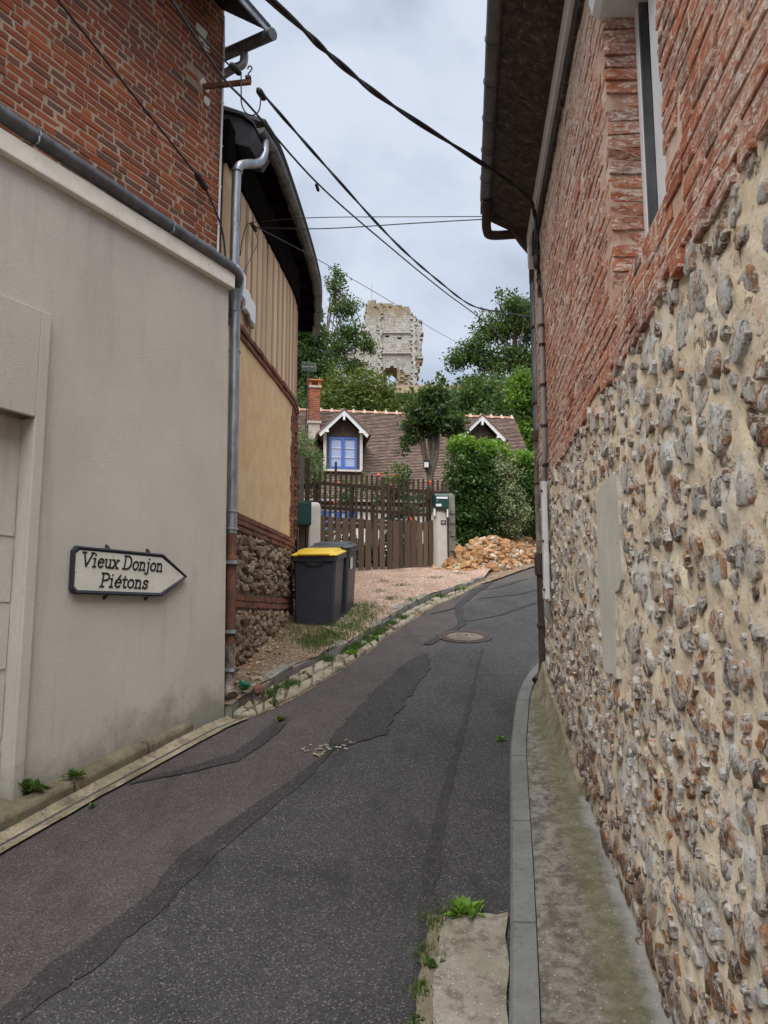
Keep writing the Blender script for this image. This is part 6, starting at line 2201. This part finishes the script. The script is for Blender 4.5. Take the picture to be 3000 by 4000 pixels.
# hedge shrubs behind the rubble
shrub('laurel_hedge', 'tall glossy dark green hedge shrub right of the mailbox', 'hedge', (2.0, 16.9, 3.3),
      [((1.72, 16.9, 5.35), (.40, .5, .72)), ((2.0, 17.0, 4.7), (.62, .5, .95)), ((2.35, 17.1, 5.1), (.48, .5, .75)), ((1.75, 16.9, 4.4), (.35, .4, .6))], 15000, .09, 'l_hedge', shell=.5, lump=.075,
      extra=[('new_growth', 'l_bright', [((1.75, 16.85, 5.98), (.36, .4, .22)), ((2.15, 16.9, 5.85), (.42, .4, .26)), ((2.5, 17.0, 5.85), (.36, .35, .28))], 1500, .11), ('shade_tinted_leaves', 'l_dark', [((2.0, 16.8, 4.7), (.75, .4, 1.1))], 2600, .10)])  # shade inside the hedge is put into the colour of the darker leaves
shrub('variegated_shrub', 'cream variegated shrub in the middle of the hedge', 'shrub', (2.75, 16.9, 3.45),
      [((2.72, 16.85, 4.95), (.36, .4, .75)), ((2.75, 16.85, 4.45), (.48, .45, .62)), ((2.55, 16.85, 5.35), (.25, .3, .35))], 10500, .06, 'l_varie', shell=.6, lump=.07,
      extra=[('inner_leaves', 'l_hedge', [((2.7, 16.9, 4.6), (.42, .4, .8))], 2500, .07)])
shrub('privet_hedge', 'lighter green hedge shrub closest to the right building', 'hedge', (3.5, 17.3, 3.5),
      [((3.2, 17.2, 5.1), (.48, .5, .62)), ((3.75, 17.5, 4.9), (.6, .5, .8)), ((3.4, 17.3, 4.4), (.6, .5, .6)), ((4.4, 18.0, 4.9), (.7, .6, .9))], 13000, .085, 'l_hedge', shell=.55, lump=.09,
      extra=[('new_growth', 'l_bright', [((3.1, 17.1, 5.66), (.42, .4, .24)), ((3.5, 17.3, 5.62), (.4, .4, .2))], 1700, .11), ('mid_leaves', 'l_mid', [((3.4, 17.2, 5.0), (.7, .5, .65))], 3500, .09)])
# buddleia-like bush on the left
shrub('garden_bush', 'feathery light green bush above the plank fence by the barn', 'shrub', (-1.9, 17.0, 3.2),
      [((-1.85, 17.0, 5.75), (.42, .4, .55)), ((-1.6, 17.0, 5.3), (.35, .4, .5)), ((-2.2, 17.0, 5.4), (.5, .4, .7))], 5200, .10, 'l_sage', shell=.2, asp=.25, lump=.08)
# trumpet vine
vb = [((.15, 16.4, 4.85), (.42, .35, .42)), ((.45, 16.4, 4.4), (.35, .35, .55)), ((-.35, 16.4, 4.95), (.45, .3, .22)), ((.35, 16.4, 5.25), (.16, .2, .35)), ((-.9, 16.4, 4.7), (.3, .3, .3)), ((.95, 16.4, 4.7), (.25, .3, .25))]
vine = shrub('trumpet_vine', 'trumpet vine with orange-red flowers climbing behind the pickets', 'climbing plant', (.1, 16.4, 3.2), vb, 2600, .09, 'l_mid', shell=.1, lump=.07, asp=.45, stems=9)
for k in range(12):
    c = Vector(blob_points(vb, 1, .8)[0]) + Vector((0, -.15, .03))
    mb = MB()
    for j in range(rng.randint(3, 6)):
        dv_ = Vector((rng.gauss(0, 1), rng.gauss(-.6, .7), rng.gauss(.2, .7))).normalized()
        mb.tube([c, c + dv_ * .04, c + dv_ * .058], [.006, .012, .024], 6)
    mb.build('flower', M['orangefl'], vine)
pg = thing('green_trellis', (.2, 16.7, 3.2), 'green painted garden trellis frame behind the trumpet vine', 'trellis')
mb = MB()
for x in (-.5, .75):
    mb.box((x, 16.7, 4.0), (.05, .05, 1.7))
mb.box((.12, 16.7, 4.30), (1.6, .05, .06), Matrix.Rotation(-.22, 3, 'Y'))
mb.box((.45, 16.7, 4.75), (.9, .05, .06))
mb.build('frame', M['greenplastic'], pg)
for nm, x, mm, lb in (('flower_pot', .35, 'lime', 'lime green flower pot seen through the gate boards'), ('flower_pot', .68, 'pinkpot', 'pink flower pot seen through the gate boards'), ('flower_pot', .52, 'terracotta', 'terracotta flower pot between the lime and the pink pots')):
    t = thing(nm, (x, 16.0, 3.35), lb, 'flower pot', 'flower pots behind the gate')
    MB().lathe([(.06, 0), (.09, .14), (.10, .15), (.10, .18), (.085, .18), (.08, .15)], (x, 16.0, 3.45), 12).build('pot', M[mm], t, True)
    MB().box((x, 16.0, 3.27), (.24, .24, .36)).build('stand', M['greywood'], t)

# hillside: separate trees and shrubs
g_h = 'trees and shrubs on the hillside'
tree('tall_tree', 'tall tree left of the ruined keep with a sparse airy top', 'tree', (-6.2, 70, 18), [(-6.2, 70, 17.6), (-6.0, 70, 22), (-5.6, 70, 27), (-4.9, 70, 32), (-4.6, 70, 34.5)],
     [((-4.6, 70, 33.6), (1.2, 1.2, 1.9)), ((-3.9, 70, 31.2), (1.7, 1.6, 1.7)), ((-3.0, 70, 28.6), (1.7, 1.5, 1.5)), ((-1.6, 70, 27.4), (1.2, 1.2, 1.3)), ((-4.4, 70, 27), (2., 1.6, 2.5)), ((-2.6, 70, 25.2), (1.6, 1.4, 1.6))], 360, 17, .30, .26, 'l_mid', .15, g_h, .15, 18, .028)
tree('ash_tree', 'dense dark green tree rising behind the barn eaves', 'tree', (-6.5, 55, 12.7), [(-6.5, 55, 12), (-6.4, 55, 17), (-6.2, 55, 21)],
     [((-5.9, 55, 23.4), (1.3, 1.3, 2.0)), ((-4.6, 55, 19.6), (1.2, 1.2, 2.0)), ((-6.3, 55, 20.5), (1.9, 1.8, 3.4)), ((-5.6, 55, 18.3), (2.0, 1.8, 2.6)), ((-7.2, 55, 18), (2.2, 1.8, 3.)), ((-5.3, 55, 22), (1.0, 1., 2.0))], 480, 40, .30, .34, 'l_dark', .2, g_h, .3, 10, .03, extra=[('sun_tinted_leaves', 'l_mid', .3, .25)])  # sunlight put into the colour: lighter leaves set higher in the crown
tree('beech_tree', 'broad tree with an open branching crown right of the keep', 'tree', (10.6, 60, 14.7), [(10.6, 60, 14.2), (10.55, 60, 18.), (10.5, 60, 20.2), (10.6, 60, 23.5), (10.9, 60, 26.5)],
     [((9.0, 60, 25.2), (1.9, 1.6, 1.6)), ((10.6, 60, 26.6), (1.8, 1.6, 1.9)), ((12.2, 60, 26.), (2.0, 1.8, 2.6)), ((7.1, 60, 23.4), (1.7, 1.4, 1.4)), ((6.0, 60, 22.6), (1.0, 1, 1.0)), ((9.2, 60, 22.4), (2.2, 1.6, 1.4)), ((7.4, 60, 20.6), (1.8, 1.3, .9)), ((11.5, 60, 22.4), (1.8, 1.5, 1.6))], 560, 21, .29, .29, 'l_mid', .2, g_h, .15, 24, .028, extra=[('shade_tinted_leaves', 'l_dark', .3, -.15)])  # crown shade put into the colour: darker leaves set a little lower
bush = lambda lb, x, y, z, blobs, n, ls, m, nm='hill_shrub', ex=None: shrub(nm, lb, 'shrub', (x, y, z), blobs, n, ls, m, g_h, .6, 6, ex, lump=.28)
bush('broad yellowish green shrub behind the chimney, left of the keep', -1.8, 45, 9.2, [((-2.4, 45, 14.3), (1.9, 1.5, 2.6)), ((-.9, 45, 14.4), (1.7, 1.5, 2.3)), ((-3.6, 45, 13.2), (1.3, 1.3, 1.9)), ((.3, 45, 13.2), (1.2, 1.2, 1.7))], 15000, .26, 'l_olive', ex=[('darker_leaves', 'l_mid', [((-2, 45, 13.8), (2.2, 1.5, 2.2))], 3000, .26)])
bush('dark green shrub directly below the broken arch of the keep', 1.8, 48, 10.3, [((1.9, 48, 14.5), (1.6, 1.3, 1.7)), ((3.1, 48, 14.6), (1.3, 1.2, 1.6)), ((.9, 48, 13.9), (1.1, 1.2, 1.7))], 8000, .26, 'l_dark', ex=[('tip_leaves', 'l_mid', [((2.0, 47.5, 14.8), (1.7, 1.1, 1.4))], 2200, .26)])
bush('mid green shrub between the garden tree crown and the open tree', 5.2, 50, 11, [((4.9, 50, 15.8), (1.5, 1.3, 1.6)), ((6.4, 50, 15.9), (1.5, 1.3, 1.8)), ((7.7, 50, 16.4), (1.3, 1.3, 1.9))], 9000, .28, 'l_mid', ex=[('shade_tinted_leaves', 'l_dark', [((6, 50.3, 15.2), (2.6, 1.2, 1.8))], 3500, .28)])  # darker leaves low and behind carry painted shade
bush('bright green shrub right of the cottage roof by the corner downpipe', 5.7, 32, 4.5, [((5.9, 32, 11.6), (.75, .8, 1.1)), ((6.3, 32, 10.3), (.9, .9, 1.6)), ((6.2, 32, 8.4), (.9, .9, 2.)), ((7.2, 32, 11.2), (1.0, .9, 1.8))], 9000, .19, 'l_mid', ex=[('new_growth', 'l_bright', [((5.85, 31.6, 11.6), (.75, .7, 1.0)), ((6.1, 31.5, 9.6), (.7, .6, .8))], 1700, .19)])
bush('dark shrub behind the second dormer', 7.6, 40, 8, [((7.2, 40, 12.4), (1.6, 1.2, 2.0)), ((8.8, 40, 13.2), (1.4, 1.2, 2.4)), ((5.5, 40, 11.6), (1.4, 1.1, 1.6))], 8000, .24, 'l_dark')
bush('dark shrub at the left end of the cottage ridge', -4.6, 38, 7, [((-4.6, 38, 11.2), (1.4, 1.2, 2.2)), ((-5.8, 38, 12.2), (1.4, 1.2, 2.6)), ((-3.4, 38, 10.4), (1.2, 1.1, 1.6))], 8000, .22, 'l_dark', ex=[('tip_leaves', 'l_mid', [((-4.4, 37.6, 11.2), (1.6, 1.0, 2.0))], 2000, .22)])
# the wood that closes the hill between them reads as one mass
n = 52000
yy = nrg.uniform(38, 146, n)
xx = nrg.uniform(-1, 1, n) * (6 + yy * .34)
zz = 4.36 + .37 * (yy - 32) + nrg.random(n) ** .6 * (3.2 + 1.6 * np.sin(xx * .9) * np.cos(yy * .35))
zz = np.minimum(zz, 2.2 + .292 * yy)
leaves('hillside_wood', np.stack([xx, yy, zz], 1), .62, M['l_dark'], None, 'stuff')
# dark undergrowth below the hedge
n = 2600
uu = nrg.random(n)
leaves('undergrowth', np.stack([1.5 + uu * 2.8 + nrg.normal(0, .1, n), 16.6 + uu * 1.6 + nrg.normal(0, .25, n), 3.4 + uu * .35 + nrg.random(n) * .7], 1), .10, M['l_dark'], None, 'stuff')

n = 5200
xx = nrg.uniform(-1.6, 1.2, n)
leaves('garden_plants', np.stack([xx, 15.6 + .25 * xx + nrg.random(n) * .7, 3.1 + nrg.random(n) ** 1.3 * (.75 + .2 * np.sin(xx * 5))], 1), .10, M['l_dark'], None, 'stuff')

# grass on the verge, weeds
def blades(C, n, hmin, hmax, sp, zf):
    V, F = [], []
    for k in range(n):
        c = C[nrg.integers(len(C))]
        x, y = c[0] + nrg.normal(0, sp), c[1] + nrg.normal(0, sp)
        h = nrg.uniform(hmin, hmax)
        a = nrg.uniform(0, 6.28)
        w = .0035
        lx, ly = nrg.normal(0, .35) * h, nrg.normal(0, .35) * h
        z = zf(x, y)
        i = len(V)
        V += [(x - w * math.cos(a), y - w * math.sin(a), z), (x + w * math.cos(a), y + w * math.sin(a), z), (x + lx * .5 + w * .7 * math.cos(a), y + ly * .5 + w * .7 * math.sin(a), z + h * .6), (x + lx * .5 - w * .7 * math.cos(a), y + ly * .5 - w * .7 * math.sin(a), z + h * .6), (x + lx, y + ly, z + h)]
        F += [(i, i + 1, i + 2), (i, i + 2, i + 3), (i + 3, i + 2, i + 4)]
    return np.array(V), np.array(F)


cl = [(-1.2, 9.0), (-1.2, 9.5), (-.45, 10.5), (-.30, 10.8), (-.25, 11.0), (-.80, 8.85), (-.70, 9.1), (-.95, 9.1), (-.6, 9.3), (-.85, 9.45), (-.55, 9.6), (-.40, 9.55), (-1.1, 9.3), (-1.15, 9.7), (-.4, 9.9), (-.25, 10.1), (-.35, 10.35), (-.95, 9.8), (-.7, 9.85), (-.75, 8.7), (-.2, 10.5), (-1.05, 10.2), (-.5, 9.2)]
V, F = blades(cl, 6500, .02, .085, .13, lambda x, y: .2 * y + .10)
np_mesh('grass', V, F, M['grass'], None, 'stuff')
cl = [(-.40, 8.85), (-.30, 9.05), (-.20, 9.35), (-.08, 9.6), (-.02, 9.85), (.10, 10.2), (-.62, 8.4), (.25, 10.6), (.9, 12.2), (1.2, 12.8), (-1.05, 7.2), (-.9, 7.5)]
V, F = blades(cl, 3000, .02, .085, .045, lambda x, y: .2 * y + .02)
np_mesh('gutter_grass', V, F, M['l_mid'], None, 'stuff')
cl = [(-.1, 12.2), (.3, 12.8), (.0, 13.2), (.9, 13.6), (.1, 11.6), (1.4, 14.1), (.35, 11.5)]
V, F = blades([(.08, 2.8), (.12, 3.1), (.15, 3.35), (.19, 3.6), (.05, 2.6), (.22, 3.8), (.3, 3.88)], 420, .01, .04, .03, lambda x, y: .2 * y + .015)
np_mesh('slab_grass', V, F, M['grass'], None, 'stuff')
cl = [(-.1, 12.2), (.3, 12.8), (.0, 13.2), (.9, 13.6), (.1, 11.6), (1.4, 14.1), (.35, 11.5)]
V, F = blades(cl, 700, .02, .06, .07, lambda x, y: .2 * y + .11)
np_mesh('drive_grass', V, F, M['grass'], None, 'stuff')


def weed(x, y, z, r, n, label, m='l_mid'):
    t = thing('weed', (x, y, z), label, 'weed', 'weeds along the lane edges')
    V, F = [], []
    for k in range(n):
        a = rng.uniform(0, 6.28)
        el = rng.uniform(.2, 1.25)
        L_ = r * rng.uniform(.6, 1.15)
        d_ = Vector((math.cos(a) * math.cos(el), math.sin(a) * math.cos(el), math.sin(el)))
        s_ = Vector((-math.sin(a), math.cos(a), 0)) * L_ * .17
        b0 = Vector((x, y, z)) + Vector((rng.gauss(0, r * .25), rng.gauss(0, r * .25), 0))
        i = len(V)
        V += [b0, b0 + d_ * L_ * .55 + s_, b0 + d_ * L_ + Vector((0, 0, -L_ * .22)), b0 + d_ * L_ * .55 - s_]
        F += [(i, i + 1, i + 2), (i, i + 2, i + 3)]
    np_mesh('leaves', np.array([tuple(v) for v in V]), np.array(F), M[m], t)


weed(.40, 3.88, .785, .10, 46, 'bright green weed at the top edge of the concrete drop slab', 'l_bright')
weed(.20, 3.52, .71, .05, 36, 'low weed along the left edge of the concrete slab')
weed(.12, 3.2, .64, .045, 26, 'small weed at the bottom left corner of the concrete slab')
weed(-2.22, 5.00, 1.11, .11, 80, 'dark green weed clump at the foot of the door surround')
weed(-2.02, 5.22, 1.15, .07, 50, 'small weed at the base of the roughcast wall')
weed(-1.83, 5.0, 1.01, .04, 22, 'tiny weed growing in the concrete gutter')
weed(-.98, 6.98, 1.41, .065, 40, 'weed tuft between the first paving setts')
weed(-1.0, 7.42, 1.50, .07, 40, 'weed below the kerb stones near the green bottle')
weed(-.80, 7.85, 1.585, .075, 44, 'weed in the sett gutter in front of the barn')
weed(-.36, 8.72, 1.76, .085, 50, 'bushy weed at the kerb before the wheelie bins', 'l_bright')
weed(-.12, 9.45, 1.90, .085, 50, 'weed at the kerb right of the wheelie bins', 'l_bright')
weed(-.86, 6.6, 1.325, .06, 34, 'mossy weed on the asphalt edge beside the setts', 'l_olive')
weed(1.33, 12.95, 2.62, .09, 40, 'weed at the far end of the kerb row', 'l_bright')
weed(.90, 6.12, 1.235, .05, 26, 'small weed at the foot of the right kerb', 'l_bright')
weed(1.52, 7.02, 1.58, .08, 40, 'weed at the foot of the brown corner downpipe')
weed(-1.25, 6.98, 1.53, .07, 30, 'weed behind the green plastic bottle')
